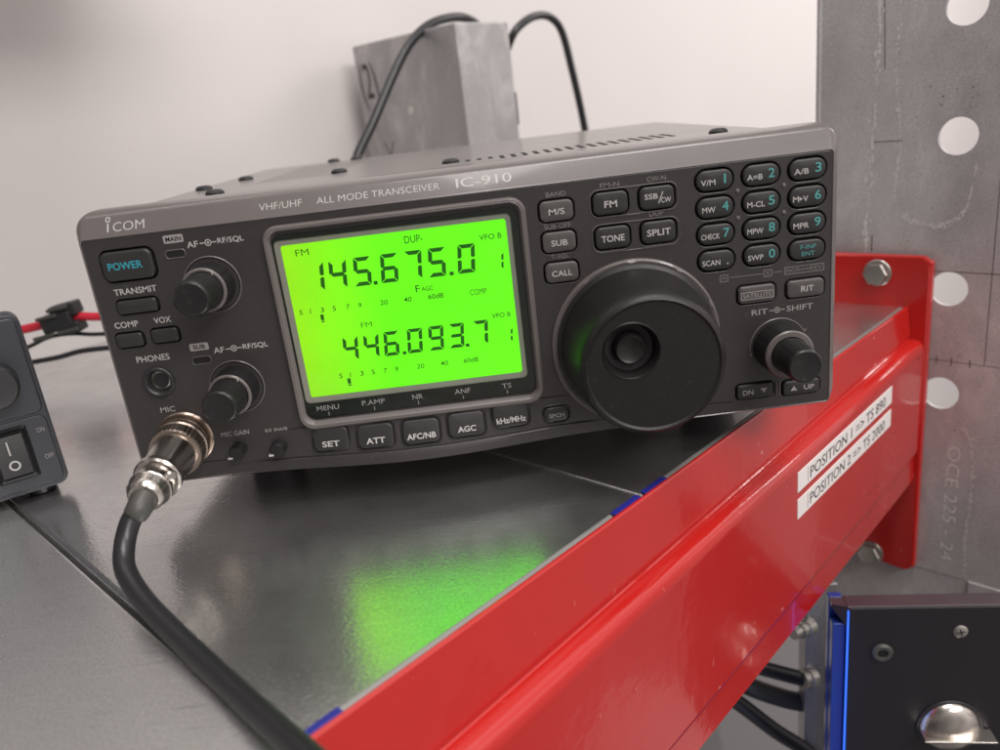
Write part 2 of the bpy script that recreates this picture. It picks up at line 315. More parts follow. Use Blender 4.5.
class MB:
    """collects shapes in millimetres; build() links them as ONE mesh object"""
    def __init__(s): s.bm = bmesh.new(); s.mats = []; s.cur = 0
    def mat(s, m):
        if m not in s.mats: s.mats.append(m)
        s.cur = s.mats.index(m); return s
    def face(s, vs):
        try: f = s.bm.faces.new(vs); f.material_index = s.cur; return f
        except ValueError: return None
    def v(s, p): return s.bm.verts.new(Vector(p))
    def loft(s, rings, cap0=True, cap1=True, closed=True):
        R = [[s.v(p) for p in r] for r in rings]; n = len(R[0])
        for a, b in zip(R[:-1], R[1:]):
            for k in range(n if closed else n - 1): s.face((a[k], a[(k + 1) % n], b[(k + 1) % n], b[k]))
        if cap0: s.face(R[0][::-1])
        if cap1: s.face(R[-1])
        return s
    def box(s, x0, x1, y0, y1, z0, z1, bev=0.0, T=None):
        T = T or (lambda p: p)
        sub = bmesh.new(); bmesh.ops.create_cube(sub, size=1)
        for w in sub.verts: w.co = Vector(((x0 + x1) / 2 + w.co.x * (x1 - x0), (y0 + y1) / 2 + w.co.y * (y1 - y0), (z0 + z1) / 2 + w.co.z * (z1 - z0)))
        if bev: bmesh.ops.bevel(sub, geom=list(sub.edges), offset=bev, segments=3, affect='EDGES', profile=0.5)
        mp = {w: s.v(T(w.co)) for w in sub.verts}
        for f in sub.faces: s.face([mp[w] for w in f.verts])
        sub.free(); return s
    def slab(s, pts, y0, y1, bev=0.0, seg=2, crown=0.0, T=None, scale_in=None):
        """outline pts (x,z) from back y0 to front y1 (y1<y0), front edge rounded by bev; optional domed front"""
        T = T or (lambda p: p)
        cx = sum(p[0] for p in pts) / len(pts); cz = sum(p[1] for p in pts) / len(pts)
        def inset(d):
            out = []; n = len(pts)
            for k in range(n):
                a, b, c = pts[k - 1], pts[k], pts[(k + 1) % n]
                t = Vector((c[0] - a[0], c[1] - a[1]))
                t = t.normalized() if t.length > 1e-9 else Vector((1, 0)); nrm = Vector((-t.y, t.x))
                out.append((b[0] + nrm.x * d, b[1] + nrm.y * d))
            return out
        rings = [[T(Vector((p[0], y0, p[1]))) for p in pts]]
        if bev:
            for k in range(seg + 1):
                a = PI / 2 * k / seg
                rings.append([T(Vector((p[0], y1 + bev * (1 - sin(a)), p[1]))) for p in inset(bev * (1 - cos(a)))])
        else: rings.append([T(Vector((p[0], y1, p[1]))) for p in pts])
        if crown:
            base = inset(bev)
            for k in (0.75, 0.5, 0.25):
                rings.append([T(Vector((cx + (p[0] - cx) * k, y1 - crown * (1 - k * k), cz + (p[1] - cz) * k))) for p in base])
        return s.loft(rings)
    def band(s, outer, inner, y0, y1, T=None):
        """flat ring between two outlines of equal count, raised from y0 to y1 with sloped sides"""
        T = T or (lambda p: p)
        mid = [((a[0] + b[0]) / 2, (a[1] + b[1]) / 2) for a, b in zip(outer, inner)]
        R = [[s.v(T(Vector((p[0], y, p[1])))) for p in r] for r, y in ((outer, y0), (mid, y1), (inner, y0))]
        n = len(outer)
        for a, b in zip(R[:-1], R[1:]):
            for k in range(n): s.face((a[k], a[(k + 1) % n], b[(k + 1) % n], b[k]))
        return s
    def lathe(s, prof, base, axis=(0, -1, 0), n=40, flute=None, cap1=True):
        """prof: list of (distance along axis, radius)"""
        ax = Vector(axis).normalized(); up = Vector((0, 0, 1)) if abs(ax.z) < .9 else Vector((1, 0, 0))
        e1 = ax.cross(up).normalized(); e2 = ax.cross(e1); rings = []
        for i, (d, r) in enumerate(prof):
            ring = []
            for k in range(n):
                a = 2 * PI * k / n; rr = r
                if flute and flute[0] <= d <= flute[1] and r > 0.5: rr = r - (flute[3] if k % flute[2] == 0 else 0)
                ring.append(Vector(base) + ax * d + (e1 * cos(a) + e2 * sin(a)) * max(rr, 0.01))
            rings.append(ring)
        return s.loft(rings, cap1=cap1)
    def tube(s, pts, r, n=14, smooth=6):
        P = catmull([Vector(p) for p in pts], smooth); rings = []; up = Vector((0, 0, 1))
        rs = r if isinstance(r, (list, tuple)) else None
        t0 = (P[1] - P[0]).normalized(); nrm = t0.cross(up)
        if nrm.length < .1: nrm = t0.cross(Vector((1, 0, 0)))
        nrm.normalize()
        for i, p in enumerate(P):
            t = (P[min(i + 1, len(P) - 1)] - P[max(i - 1, 0)]).normalized()
            nrm = (nrm - t * nrm.dot(t)).normalized(); b = t.cross(nrm)
            rr = rs[0] + (rs[1] - rs[0]) * i / (len(P) - 1) if rs else r
            rings.append([p + (nrm * cos(2 * PI * k / n) + b * sin(2 * PI * k / n)) * rr for k in range(n)])
        return s.loft(rings)
    def text(s, str_, cx, cz, w, h, y=-0.06, T=None, bold=0.008, left=False, slant=0.0):
        """lettering on a front face: centre (or left edge) at cx,cz, exact width and cap height"""
        T = T or (lambda p: p)
        vs, fs, tw, th = text_polys(str_, bold)
        sx, sz = w / tw, h / th; x0 = cx if left else cx - w / 2
        VV = [s.v(T(Vector((x0 + a * sx + slant * b * sz, y, cz - h / 2 + b * sz)))) for a, b in vs]
        for f in fs: s.face([VV[i] for i in f])
        return s
    def poly(s, pts, y, T=None):
        T = T or (lambda p: p)
        s.face([s.v(T(Vector((p[0], y, p[1])))) for p in pts]); return s
    def line(s, x0, z0, x1, z1, w, y=-0.05, T=None):
        d = Vector((x1 - x0, z1 - z0)); 
        n = Vector((-d.y, d.x)).normalized() * w / 2
        return s.poly([(x0 + n.x, z0 + n.y), (x0 - n.x, z0 - n.y), (x1 - n.x, z1 - n.y), (x1 + n.x, z1 + n.y)], y, T)
    def frame(s, pts_out, pts_in, y, T=None):
        T = T or (lambda p: p)
        a = [s.v(T(Vector((p[0], y, p[1])))) for p in pts_out]; b = [s.v(T(Vector((p[0], y, p[1])))) for p in pts_in]
        n = len(a)
        for k in range(n): s.face((a[k], a[(k + 1) % n], b[(k + 1) % n], b[k]))
        return s
    def curve_plate(s, outline, holes, y_front, thick, bev, T=None):
        """flat plate with real holes (filled 2D curve), rounded edges"""
        T = T or (lambda p: p)
        cu = bpy.data.curves.new('c', 'CURVE'); cu.dimensions = '2D'; cu.fill_mode = 'BOTH'
        cu.extrude = thick / 2 - bev; cu.bevel_depth = bev; cu.bevel_resolution = 1; cu.offset = -bev
        for pts in [outline] + holes:
            sp = cu.splines.new('POLY'); sp.points.add(len(pts) - 1)
            for p, q in zip(sp.points, pts): p.co = (q[0], q[1], 0, 1)
            sp.use_cyclic_u = True
        ob = bpy.data.objects.new('c', cu); COL.objects.link(ob)
        dg = bpy.context.evaluated_depsgraph_get(); ev = ob.evaluated_get(dg); me = ev.to_mesh()
        VV = [s.v(T(Vector((v.co.x, y_front + thick / 2 - v.co.z, v.co.y)))) for v in me.vertices]
        for p in me.polygons: s.face([VV[i] for i in p.vertices])
        ev.to_mesh_clear(); bpy.data.objects.remove(ob); bpy.data.curves.remove(cu)
        return s
    def build(s, name, parent=None, mats=None, smooth=35, label=None, cat=None, group=None, kind=None):
        off = Vector(root_of(parent)['_o']) if parent else Vector((0, 0, 0))
        org = Vector((0, 0, 0))
        if not parent:                                   # origin at the thing's base
            xs = [v.co for v in s.bm.verts]
            org = Vector(((min(c.x for c in xs) + max(c.x for c in xs)) / 2, (min(c.y for c in xs) + max(c.y for c in xs)) / 2, min(c.z for c in xs)))
            off = org
        for v in s.bm.verts: v.co = (v.co - off) * MM
        bmesh.ops.recalc_face_normals(s.bm, faces=s.bm.faces)
        me = bpy.data.meshes.new(name); s.bm.to_mesh(me); s.bm.free()
        for m in s.mats: me.materials.append(M[m])
        for p in me.polygons: p.use_smooth = True
        me.set_sharp_from_angle(angle=rad(smooth))
        o = bpy.data.objects.new(name, me); COL.objects.link(o)
        if parent: o.parent = parent
        else: o.location = org * MM
        if label: o['label'] = label
        if cat: o['category'] = cat
        if group: o['group'] = group
        if kind: o['kind'] = kind
        if not parent: o['_o'] = list(org)
        wn = o.modifiers.new('weighted_normals', 'WEIGHTED_NORMAL'); wn.keep_sharp = True; wn.weight = 50
        return o
def catmull(P, k):
    if len(P) < 3 or k < 2: return P
    out = []; Q = [P[0] * 2 - P[1]] + P + [P[-1] * 2 - P[-2]]
    for i in range(1, len(Q) - 2):
        a, b, c, d = Q[i - 1:i + 3]
        for j in range(k):
            t = j / k
            out.append(0.5 * ((2 * b) + (c - a) * t + (2 * a - 5 * b + 4 * c - d) * t * t + (3 * b - a - 3 * c + d) * t ** 3))
    out.append(P[-1]); return out

# =================================================================== THE SETTING
TU = lambda p: W(p.x, p.y, p.z)                       # (u, v, z) -> world
b = MB().mat('wall'); b.box(-1400, 4500, 392, 420, -900, 1500, T=TU)
b.build('wall', kind='structure')

# =================================================================== SHELF
SEAMS = [-375, -244.8, -114.5, 15.8, 146.2, 257.5]
plab = ['galvanised shelf panel farthest left, under the black power supply',
        'galvanised shelf panel left of the long open seam, under the power supply corner',
        'galvanised shelf panel showing the green glow and the microphone cable',
        'galvanised shelf panel under the tuning dial, right of the pale seam',
        'galvanised shelf panel at the red end plate, seen past the right side of the radio']
for k in range(5):
    u0, u1 = SEAMS[k] + (0.6 if k == 2 else 0.4), SEAMS[k + 1] - (1.0 if k == 1 else 0.4)
    b = MB().mat('shelf_dull' if k < 2 else 'shelf')
    r = 3.4 if k != 3 else 1.2; rl = 1.8 if k == 2 else 1.0
    prof = []                                         # (u, z) across the panel, folded down at both long edges
    prof += [(u0, -22)] + [(u0 + rl * (1 - cos(a)), -rl + rl * sin(a)) for a in [rad(t) for t in range(0, 91, 15)]]
    rr = 1.0
    prof += [(u1 - rr * (1 - cos(a)), -rr + rr * sin(a)) for a in [rad(t) for t in range(90, -1, -15)]] + [(u1, -22)]
    rings = []
    for v_, dz in ((391, 0), (-48.9, 0), (-49.9, -0.35), (-50.3, -1.2), (-50.3, -12)):
        rings.append([W(p[0], v_, max(p[1] + dz, -22) if p[1] > -22 else -22) for p in prof])
    b.loft(rings[:2], closed=False, cap0=False, cap1=False)
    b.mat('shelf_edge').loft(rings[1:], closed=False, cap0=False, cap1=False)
    bmesh.ops.remove_doubles(b.bm, verts=b.bm.verts, dist=0.0005)
    b.build('shelf_panel', smooth=50, label=plab[k], cat='shelf panel', group='galvanised panels of the shelf')

# blue plastic tabs on the front edge of the panels
for (u0, u1, lab) in ((-111, -101.2, 'small blue plastic tab beside the microphone cable at the shelf edge'),
                      (0.8, 14.6, 'blue plastic tab on the shelf edge just left of the pale seam'),
                      (17.0, 29.6, 'blue plastic tab on the shelf edge just right of the pale seam, its corner torn')):
    b = MB().mat('bluetab')
    y0, y1 = (-50.9, -48.2)
    b.box(u0, u1, -51.3, -49.0, 0.02, 0.6, 0.2, T=TU)
    b.box(u0, u1, -51.3, -50.6, -9, 0.5, 0.15, T=TU)
    b.build('plastic_tab', label=lab, cat='plastic tab', group='blue tabs on the shelf edge')

# upper shelf, above the frame: shades the top of the wall
b = MB().mat('shelf'); b.box(-900, 60, 179, 385, 290, 312, 1.5, T=TU)
b.build('upper_shelf', label='galvanised shelf board above the radio, shading the upper wall', cat='shelf')

# =================================================================== RED BEAM
beam = thing('shelf_beam', W(80, -58, -104), 'glossy red steel beam along the shelf front, with two white position labels', 'beam')
def droop(u, z):                                          # the beam hangs a little lower towards its near end
    return z - (257 - u) * (0.028 * min(1, max(0, -z / 15)) + max(0, (-z - 15)) / 89 * 0.016)
def beamprof():
    P = [(-51.5, 0.3), (-51.9, 0.9), (-52.5, 0.8), (-52.9, 0.2)]      # lip
    P += [(-54.6, -14.0), (-54.4, -15.2), (-54.0, -16.4), (-54.6, -16.8), (-56.0, -16.6)]
    P += [(-58.8, -17.2), (-60.2, -18.2), (-61.1, -19.8), (-61.5, -22.4)]             # ledge and rounded shoulder
    P += [(-61.5, -79.5), (-61.0, -80.6), (-60.4, -81.6), (-60.2, -83.0), (-60.2, -97.0), (-59.4, -98.2), (-57, -98.6), (-53, -98.6)]
    return P
b = MB().mat('red')
bp_ = beamprof(); uu = [-420 + 40 * k for k in range(17)] + [255.6]
inner = [(-53, -97.0), (-58.2, -96.8), (-58.4, -83), (-59.7, -79), (-59.7, -22.6), (-58.8, -20), (-56, -18.6), (-52.6, -17.8), (-52.4, -13), (-51.5, -9)]
rings = [[W(u, p[0], droop(u, p[1])) for p in bp_ + inner] for u in uu]
b.loft(rings, cap0=True, cap1=True)
b.build('beam_profile', beam, smooth=25)
# end plate: stands against the upright, front edge rolled back
b = MB().mat('red')
def endplate_out():
    return [(-16, 26.5), (-62, 26.5), (-62, -152.5), (-40, -158)]
pl = [(-8, 27), (-58.5, 27), (-61.8, 24.5), (-62.6, 20), (-62.6, -151), (-60.5, -155.5), (-57, -157), (-16, -153), (-8, -150)]
def plate(b, pl, u0, u1, bev=0.8):
    n = len(pl); cx = sum(p[0] for p in pl) / n; cz = sum(p[1] for p in pl) / n
    def ins(d): return [(p[0] + (d if p[0] < cx else -d), p[1] + (d if p[1] < cz else -d)) for p in pl]
    b.loft([[W(u1, *p) for p in pl], [W(u0 + bev, *p) for p in pl], [W(u0, *p) for p in ins(bev)]])
plate(b, pl, 256, 259.6, 1.2)
b.box(256.6, 261.6, -62.9, -60.6, -154, 24.5, 1.1, T=TU)       # rolled front edge
b.build('end_plate', beam, smooth=40)
for (v_, z_) in ((-36.9, 17.7), (-39.5, -150.5)):
    b = MB().mat('zinc')
    b.lathe([(-0.5, 7.0), (1.1, 7.0), (1.4, 6.7)], W(256, v_, z_), -U, 36)
    b.lathe([(1.3, 6.3), (4.6, 6.3), (5.5, 5.7), (5.8, 4.6)], W(256, v_, z_), -U, 6)
    b.build('bolt', beam, smooth=30)
# labels on the beam
for (z0, z1, txt, lab) in ((-35.0, -26.2, 'POSITION 1 => TS 890', 'upper white label lettered POSITION 1 => TS 890'),
                           (-47.1, -38.3, 'POSITION 2 => TS 2000', 'lower white label lettered POSITION 2 => TS 2000')):
    b = MB(); T = lambda p: W(p.x, p.y, p.z - (257 - p.x) * 0.018 + .8)
    b.mat('label').box(105.5, 209.5, -61.8, -61.4, z0, z1, 0.08, T=T)
    b.mat('ink')
    b.text(txt, 117, (z0 + z1) / 2 - .2, 84, 5.0, -61.87, T, bold=0.0, left=True)
    b.line(114.8, z0 + 1.2, 114.8, z1 - 1.2, 0.25, -61.87, T)
    b.build('label_strip', beam, label=lab)

# =================================================================== UPRIGHT
up = thing('rack_upright', W(262, -60, -420), 'tall grey galvanised upright with a column of round holes', 'upright')
TP = lambda p: W(p.y, -p.x, p.z)                       # plate drawn in (x=-v, z), thickness along u
b = MB().mat('upright')
HO = [(68.9, 84.5 + 57.2 * 1 + 0.0), (68.9, 84.3), (69.4, 9.7), (68.9, -46.9)]
holes = [circ(x, z, 8.7, 40) for x, z in HO]
holes += [circ(68.9, 216.2, 8.7, 40)]
b.curve_plate(rrect(2.7, 118, -154.8, 430, 0.8, 2), holes, 262, 2.2, 0.25, T=TP)
b.box(260.3, 264.5, -2.9, -0.8, -154, 430, 0.4, T=TU)
PLATE = b
b = MB().mat('upright')
b.box(262.6, 265, -89, -2.7, -420, -155.6, 0.4, T=TU)
b.build('lower_plate', up, smooth=30)
b = MB().mat('upright'); b.box(261.4, 263.8, -118, -89.3, -420, -155.6, 0.4, T=TU)
b.build('side_plate', up, smooth=30)
# pencil lines, seams and scratched writing on the upright
b = PLATE; TF = lambda p: W(261.93 - p.y, -p.x, p.z)
b.mat('pencil')
b.line(62, -28.5, 118, -29.3, 0.25, 0, TF); 
for xx in (66, 73, 81.5): b.line(xx, -26.6, xx, -30.8, 0.45, 0, TF)
b.line(88.0, 120, 88.0, -29, 0.32, 0, TF); b.line(60, 18.6, 118, 18.2, 0.35, 0, TF)
b.line(30, 83.6, 44, 83.6, 0.35, 0, TF)
b.line(31.2, 27.2, 31.2, 36, 0.5, 0, TF)
b.line(33, 150, 34.4, 118, 0.35, 0, TF)
for k in range(34):
    a, z = random.uniform(28, 84), random.uniform(92, 116) if random.random() < .6 else random.uniform(-150, 140)
    if abs(a - 69) < 11 and min(abs(z - q) for q in (141, 84, 10, -47)) < 11: continue
    b.poly(circ(a, z, random.uniform(.12, .45), 7), 0, TF)
b.mat('pale_zinc')
def scribble(pts, w0, w1):
    P = catmull([Vector((p[0], 0, p[1])) for p in pts], 14)
    for i, a in enumerate(P):
        n = noise.noise(Vector((a.x * .15, a.z * .15, 1))) + .5
        if n < 0: continue
        w = w0 + (w1 - w0) * min(1, n * 1.2)
        for q in range(3):
            cx, cz, r0 = a.x + random.gauss(0, w * .35), a.z + random.uniform(-1.5, 1.5), random.uniform(.25, .7) * (.5 + w * .4)
            if abs(cx - 69) < 11 and min(abs(cz - h_) for h_ in (141.5, 84.3, 9.7, -46.9)) < 11: continue
            b.poly([(cx + r0 * random.uniform(.5, 1.2) * cos(t), cz + r0 * random.uniform(.8, 2.6) * sin(t)) for t in (0, 1.05, 2.1, 3.14, 4.2, 5.2)], 0.01 + (3 * i + q) * 0.0001, TF)
scribble([(31, 170), (31.5, 130), (30, 95), (28.5, 60), (28, 24)], .6, 2.6)
scribble([(41, 170), (40, 120), (43, 84), (42, 66)], .2, 1.2)
scribble([(73, -62), (84, -70), (87, -100), (86, -130), (87, -150)], .3, 1.4)
scribble([(42, 66), (41.5, 56), (45, 48), (52, 43), (60, 41.5), (68, 43), (74, 49), (76.5, 60), (77.5, 70)], .15, .9)
TR = lambda p: TF(Vector((79.5 + p.z, p.y, -66 - p.x)))
b.mat('chalk').text('OCE 225 - 24', 0, 0, 70, 6.2, 0.08, lambda p: TF(Vector((77.5 + p.z, p.y, -76 - p.x))), bold=-0.012, left=True)
b.build('upper_plate', up, smooth=30)

# rear steel post with a hand-written mark
post = thing('steel_post', W(273, 310, -300), 'square grey steel post behind the radio with (2) written on its side', 'post')
b = MB().mat('post'); b.box(246, 301, 249, 371, -300, 182, 1.2, T=TU)
b.mat('pencil')
TS_ = lambda p: W(245.95 - p.y, -p.x, p.z)             # side face, seen from the left
b.text('(2)', -354.5, 150, 22, 36, 0.0, TS_, bold=0.005, slant=-0.1)
b.text('V.', -340, 100, 18, 13, 0.0, TS_, bold=-0.02)
b.build('post_profile', post)
b = MB().mat('scratch'); b.lathe([(0, 3.2), (.3, 3.2), (.5, 2.4)], W(246, 309, 128), -U, 7); b.build('rivet', post)
b = MB().mat('black'); b.box(301, 306, 252, 262, 108, 132, 1, T=TU); b.build('clip', post)

# =================================================================== THE TRANSCEIVER
radio = thing('radio_transceiver', (0, 0, 0), 'black desktop radio transceiver with a glowing green frequency display and large tuning dial', 'radio')
KEYS = []   # (x, z, w, h, r)
def K(x, z, w, h, r): KEYS.append((x, z, w, h, r)); return len(KEYS) - 1
gx = [80.0, 94.7, 109.4]; gz = [93.0, 84.55, 76.1, 67.6]
# --- panel outline with real holes
holes = []
def hole(x, z, w, h, r): holes.append(rrect(x - w / 2, x + w / 2, z - h / 2, z + h / 2, r))
small = [('POWER', -105.6, 89.0, 17.4, 10.4, 2.8), ('TX', -106.1, 75.8, 13.8, 5.2, 1.6), ('COMP', -111.4, 65.0, 9.6, 5.4, 1.6), ('VOX', -99.9, 65.2, 9.6, 5.4, 1.6)]
for n_, x, z, w, h, r in small: hole(x, z, w, h, r)
col1 = [(29.9, 89.6), (29.9, 79.8), (29.9, 70.0)]
mid4 = [(47.0, 89.9), (61.7, 89.9), (47.0, 79.1), (61.7, 79.1)]
for x, z in col1: hole(x, z, 11.6, 7.4, 2.2)
for x, z in mid4: hole(x, z, 12.0, 8.0, 2.4)
for z in gz:
    for x in gx: hole(x, z, 12.6, 7.5, 3.6)
for x in (92.9, 109.0): hole(x, 54.9, 13.2, 6.8, 2.0)
hole(92.0, 20.9, 13.2, 6.0, 1.8); hole(107.9, 20.4, 13.4, 6.0, 1.8)
hole(-21.4, 61.3, 78.2, 62.4, 3.4)                     # display window
holes.append(circ(-105.9, 49.8, 4.4, 30))
for x, z in ((-85.1, 22.9), (-71.4, 22.2)): holes.append(circ(x, z, 3.3, 24))
out = [(-118.2, 13.6), (118.2, 13.6)]
b = MB().mat('panel')
b.curve_plate(rrect(-118.6, 117.5, 14.0, 97.9, 1.2, 3), holes, 0, 3.0, 0.3)
# print on the panel
b.mat('print')
def ring_sym(b, cx, cz, s=1.0):
    b.frame(circ(cx, cz, 1.05 * s, 20), circ(cx, cz, .75 * s, 20), -0.05); b.poly(circ(cx, cz, .35 * s, 12), -0.05)
def af_text(b, x0, z):
    b.text('AF', x0 + 1.9, z, 3.5, 1.9); b.line(x0 + 4.2, z, x0 + 5.6, z, .32); ring_sym(b, x0 + 6.8, z)
    b.line(x0 + 8.0, z, x0 + 9.4, z, .32); b.text('RF/SQL', x0 + 13.9, z, 8.2, 2.0)
af_text(b, -86.3, 92.9); af_text(b, -86.0, 58.1)
b.text('TRANSMIT', -105.6, 80.8, 13.6, 2.0); b.text('COMP', -111.3, 70.2, 7.6, 2.0); b.text('VOX', -99.6, 70.3, 5.5, 2.0)
b.text('PHONES', -105.8, 58.1, 10.8, 2.1)
b.mat('print_mid'); b.text('MIC', -105.5, 40.0, 4.9, 1.9, bold=.01); b.text('MIC GAIN', -85.4, 28.6, 9.4, 1.7, bold=.0); b.text('RF PWR', -71.3, 27.8, 7.8, 1.7, bold=.0)
for x, z, t in ((-89.9, 95.3, 'MAIN'), (-90.2, 60.0, 'SUB')):
    b.mat('print_mid').poly(rrect(x - 3.1, x + 3.1, z - 1.25, z + 1.25, .5), -0.04)
    b.mat('hole').text(t, x, z, 4.9 if t == 'MAIN' else 3.9, 1.5, -0.08, bold=.02)
b.mat('hole')
for x, z in ((-90.3, 90.6), (-90.4, 55.4)): b.poly(rrect(x - 2.9, x + 2.9, z - 1.1, z + 1.1, .8), -0.04)
b.mat('rimlight')
for x, z in ((-90.3, 90.6), (-90.4, 55.4)):
    b.band(rrect(x - 3.2, x + 3.2, z - 1.4, z + 1.4, 1.0), rrect(x - 2.9, x + 2.9, z - 1.1, z + 1.1, .8), 0.0, -0.22)
b.mat('print_dim')
for t, x, z, w in (('BAND', 30.2, 94.7, 6.2), ('SUB OFF', 29.9, 84.7, 8.6), ('T-SQL', 29.8, 75.0, 5.8), ('FM-N', 47.2, 95.5, 6.0), ('CW-N', 61.9, 95.7, 6.0), ('DUP', 61.4, 84.9, 4.6)):
    b.text(t, x, z, w, 1.45, bold=.005)
b.mat('rimlight')                                       # raised guide lines around the mode keys
for (z0, z1) in ((84.9 + .5, 94.4), (74.2, 83.6)):
    o_ = rrect(40.4, 68.6, z0, z1, 3.0); i_ = rrect(40.75, 68.25, z0 + .35, z1 - .35, 2.8)
    b.band(o_, i_, 0.0, -0.28)
b.mat('print_dim')
for x, t, z in ((82.4, 'M', 61.3), (96.8, 'S', 61.3)):
    b.frame(rrect(x - 1.4, x + 1.4, z - 1.2, z + 1.2, .2), rrect(x - 1.15, x + 1.15, z - .95, z + .95, .15), -0.05); b.text(t, x, z, 1.2, 1.1, bold=0)
b.line(84.4, 61.3, 95.0, 61.3, .2); b.line(98.6, 61.3, 101.6, 61.3, .2)
b.frame(rrect(102.3, 115.3, 60.0, 62.5, .2), rrect(102.55, 115.05, 60.25, 62.25, .15), -0.05)
b.text('NOR', 105.2, 61.25, 4.4, 1.2, bold=0); b.line(107.8, 61.25, 110.0, 61.25, .25); b.poly([(107.5, 61.25), (108.2, 60.8), (108.2, 61.7)], -.05); b.poly([(110.4, 61.25), (109.7, 61.7), (109.7, 60.8)], -.05); b.text('REV', 112.6, 61.25, 4.0, 1.2, bold=0)
b.mat('print_mid')
b.text('RIT', 94.0, 48.5, 5.4, 1.9); b.line(97.2, 48.5, 98.6, 48.5, .3); ring_sym(b, 99.8, 48.5, .95); b.line(101.0, 48.5, 102.4, 48.5, .3); b.text('SHIFT', 107.4, 48.5, 8.8, 1.9)
b.mat('rimlight')
for x, z in ((87.35, 88.8), (102.05, 88.8), (87.35, 80.3), (102.05, 80.3)): b.lathe([(-.1, .75), (.35, .55), (.45, .2)], (x, 0, z), n=12)
# arcs around the knobs (raised scale lines)
def arc(b, cx, cz, r, a0, a1, w, y=-0.25, n=40):
    P = [(cx + r * cos(rad(a0 + (a1 - a0) * k / n)), cz + r * sin(rad(a0 + (a1 - a0) * k / n))) for k in range(n + 1)]
    Q = [(cx + (r - w) * cos(rad(a0 + (a1 - a0) * k / n)), cz + (r - w) * sin(rad(a0 + (a1 - a0) * k / n))) for k in range(n + 1)]
    for k in range(n):
        a = [b.v((P[k][0], 0, P[k][1])), b.v((P[k + 1][0], 0, P[k + 1][1])), b.v(((P[k + 1][0] + Q[k + 1][0]) / 2, y, (P[k + 1][1] + Q[k + 1][1]) / 2)), b.v(((P[k][0] + Q[k][0]) / 2, y, (P[k][1] + Q[k][1]) / 2)), b.v((Q[k + 1][0], 0, Q[k + 1][1])), b.v((Q[k][0], 0, Q[k][1]))]
        b.face(a[:4]); b.face((a[3], a[2], a[4], a[5]))
arc(b, 100.1, 36.0, 9.7, 25, 195, .5)
b.poly([(90.2, 33.9), (91.3, 33.0), (91.2, 34.6)], -0.1); b.poly([(108.3, 40.6), (109.9, 41.2), (109.2, 39.6)], -0.1)
arc(b, -81.2, 79.6, 9.2, 0, 360, .45); arc(b, -81.1, 44.9, 9.2, 0, 360, .45)
b.mat('hole')
arc(b, -81.2, 79.6, 8.7, 0, 360, .35, -.05); arc(b, -81.1, 44.9, 8.7, 0, 360, .35, -.05)
b.line(-118, 19.6, -88, 19.4, .35); b.line(58, 19.0, 84.5, 17.8, .35)
b.build('front_panel', radio, smooth=30)
# dark hollow behind the key holes
b = MB().mat('hole'); b.box(-118, 117, 3.1, 4.5, 14.5, 97.5); b.build('panel_backing', radio)

# --- outer bezel (frame around the panel)
def bez_ring(x0, x1, z0, z1, r, y): return [Vector((p[0], y, p[1])) for p in rrect(x0, x1, z0, z1, r, 6)]
b = MB().mat('bezel')
rings = [bez_ring(-119.5, 119.5, 14.2, 104.0, 4.5, 17), bez_ring(-120.4, 120.4, 13.4, 105.4, 4.5, 16.4), bez_ring(-120.6, 120.6, 13.2, 106.0, 4.2, 15), bez_ring(-120.6, 120.6, 13.2, 106.0, 4.2, 11), bez_ring(-120.6, 120.6, 13.2, 105.7, 4.2, 7.5),
         bez_ring(-120.6, 120.6, 13.2, 105.2, 4.2, 5.4), bez_ring(-120.6, 120.6, 13.3, 104.6, 4.2, 4.2), bez_ring(-120.5, 120.5, 13.4, 103.8, 4.2, 3.4),
         bez_ring(-119.0, 118.0, 13.5, 98.5, 1.6, 0.05), bez_ring(-118.7, 117.7, 13.8, 98.1, 1.3, -0.25), bez_ring(-118.4, 117.4, 14.1, 97.8, 1.1, 0.1)]
b.loft(rings, cap0=True, cap1=False)
# marks on the sloped top of the bezel
def onslope(z, lift=0.06):    # y of the slope at height z
    return 0.05 + (z - 98.5) / (103.8 - 98.5) * 3.35 - lift
TSl = lambda p: Vector((p.x, onslope(p.z) , p.z))
b.mat('print')
b.text('COM', -103.0, 100.9, 9.8, 2.6, 0, TSl, bold=-.012); b.frame(circ(-109.5, 103.2, .8, 16), circ(-109.5, 103.2, .5, 16), 0, TSl); b.line(-109.5, 99.6, -109.5, 102.1, .45, 0, TSl)
b.text('VHF/UHF', -55.4, 101.4, 13.4, 2.0, 0, TSl, bold=-.01); b.text('ALL MODE TRANSCEIVER', -24.8, 101.3, 38.5, 1.9, 0, TSl, bold=-.01)
b.text('IC-910', 8.4, 101.4, 17.4, 2.7, 0, TSl, bold=0.0)
b.build('bezel', radio, smooth=30)

# --- case
b = MB().mat('case')
b.box(-118, 118, 15, 238, 14.5, 103.4, 1.6)
b.mat('hole')
for k in range(19): b.box(-1.5 + 4.6 * k + 4.5, .3 + 4.6 * k + 4.5, 66 + .5 * k, 84 + .8 * k, 103.3, 103.5)
for i in range(14):
    for j in range(16): b.face([b.v((-88 + 2.6 * i + p, 100 + 7 * j + q, 103.43)) for p, q in ((0, 0), (1.0, 0), (1.0, 2.2), (0, 2.2))])
b.mat('case'); b.box(-36, 14, 22, 60, 103.0, 104.2, .5)
b.build('case', radio, smooth=40)
for x, y in ((-93.7, 61.8), (-110.0, 100), (-103.2, 142), (-75, 230), (-52.6, 106), (-61, 226), (-3, 77), (100, 60)):
    b = MB().mat('black'); b.lathe([(-.5, 3.6), (.9, 3.5), (1.7, 2.6), (1.9, 1.0)], (x, y, 103.4), (0, 0, 1), 20); b.build('screw', radio)
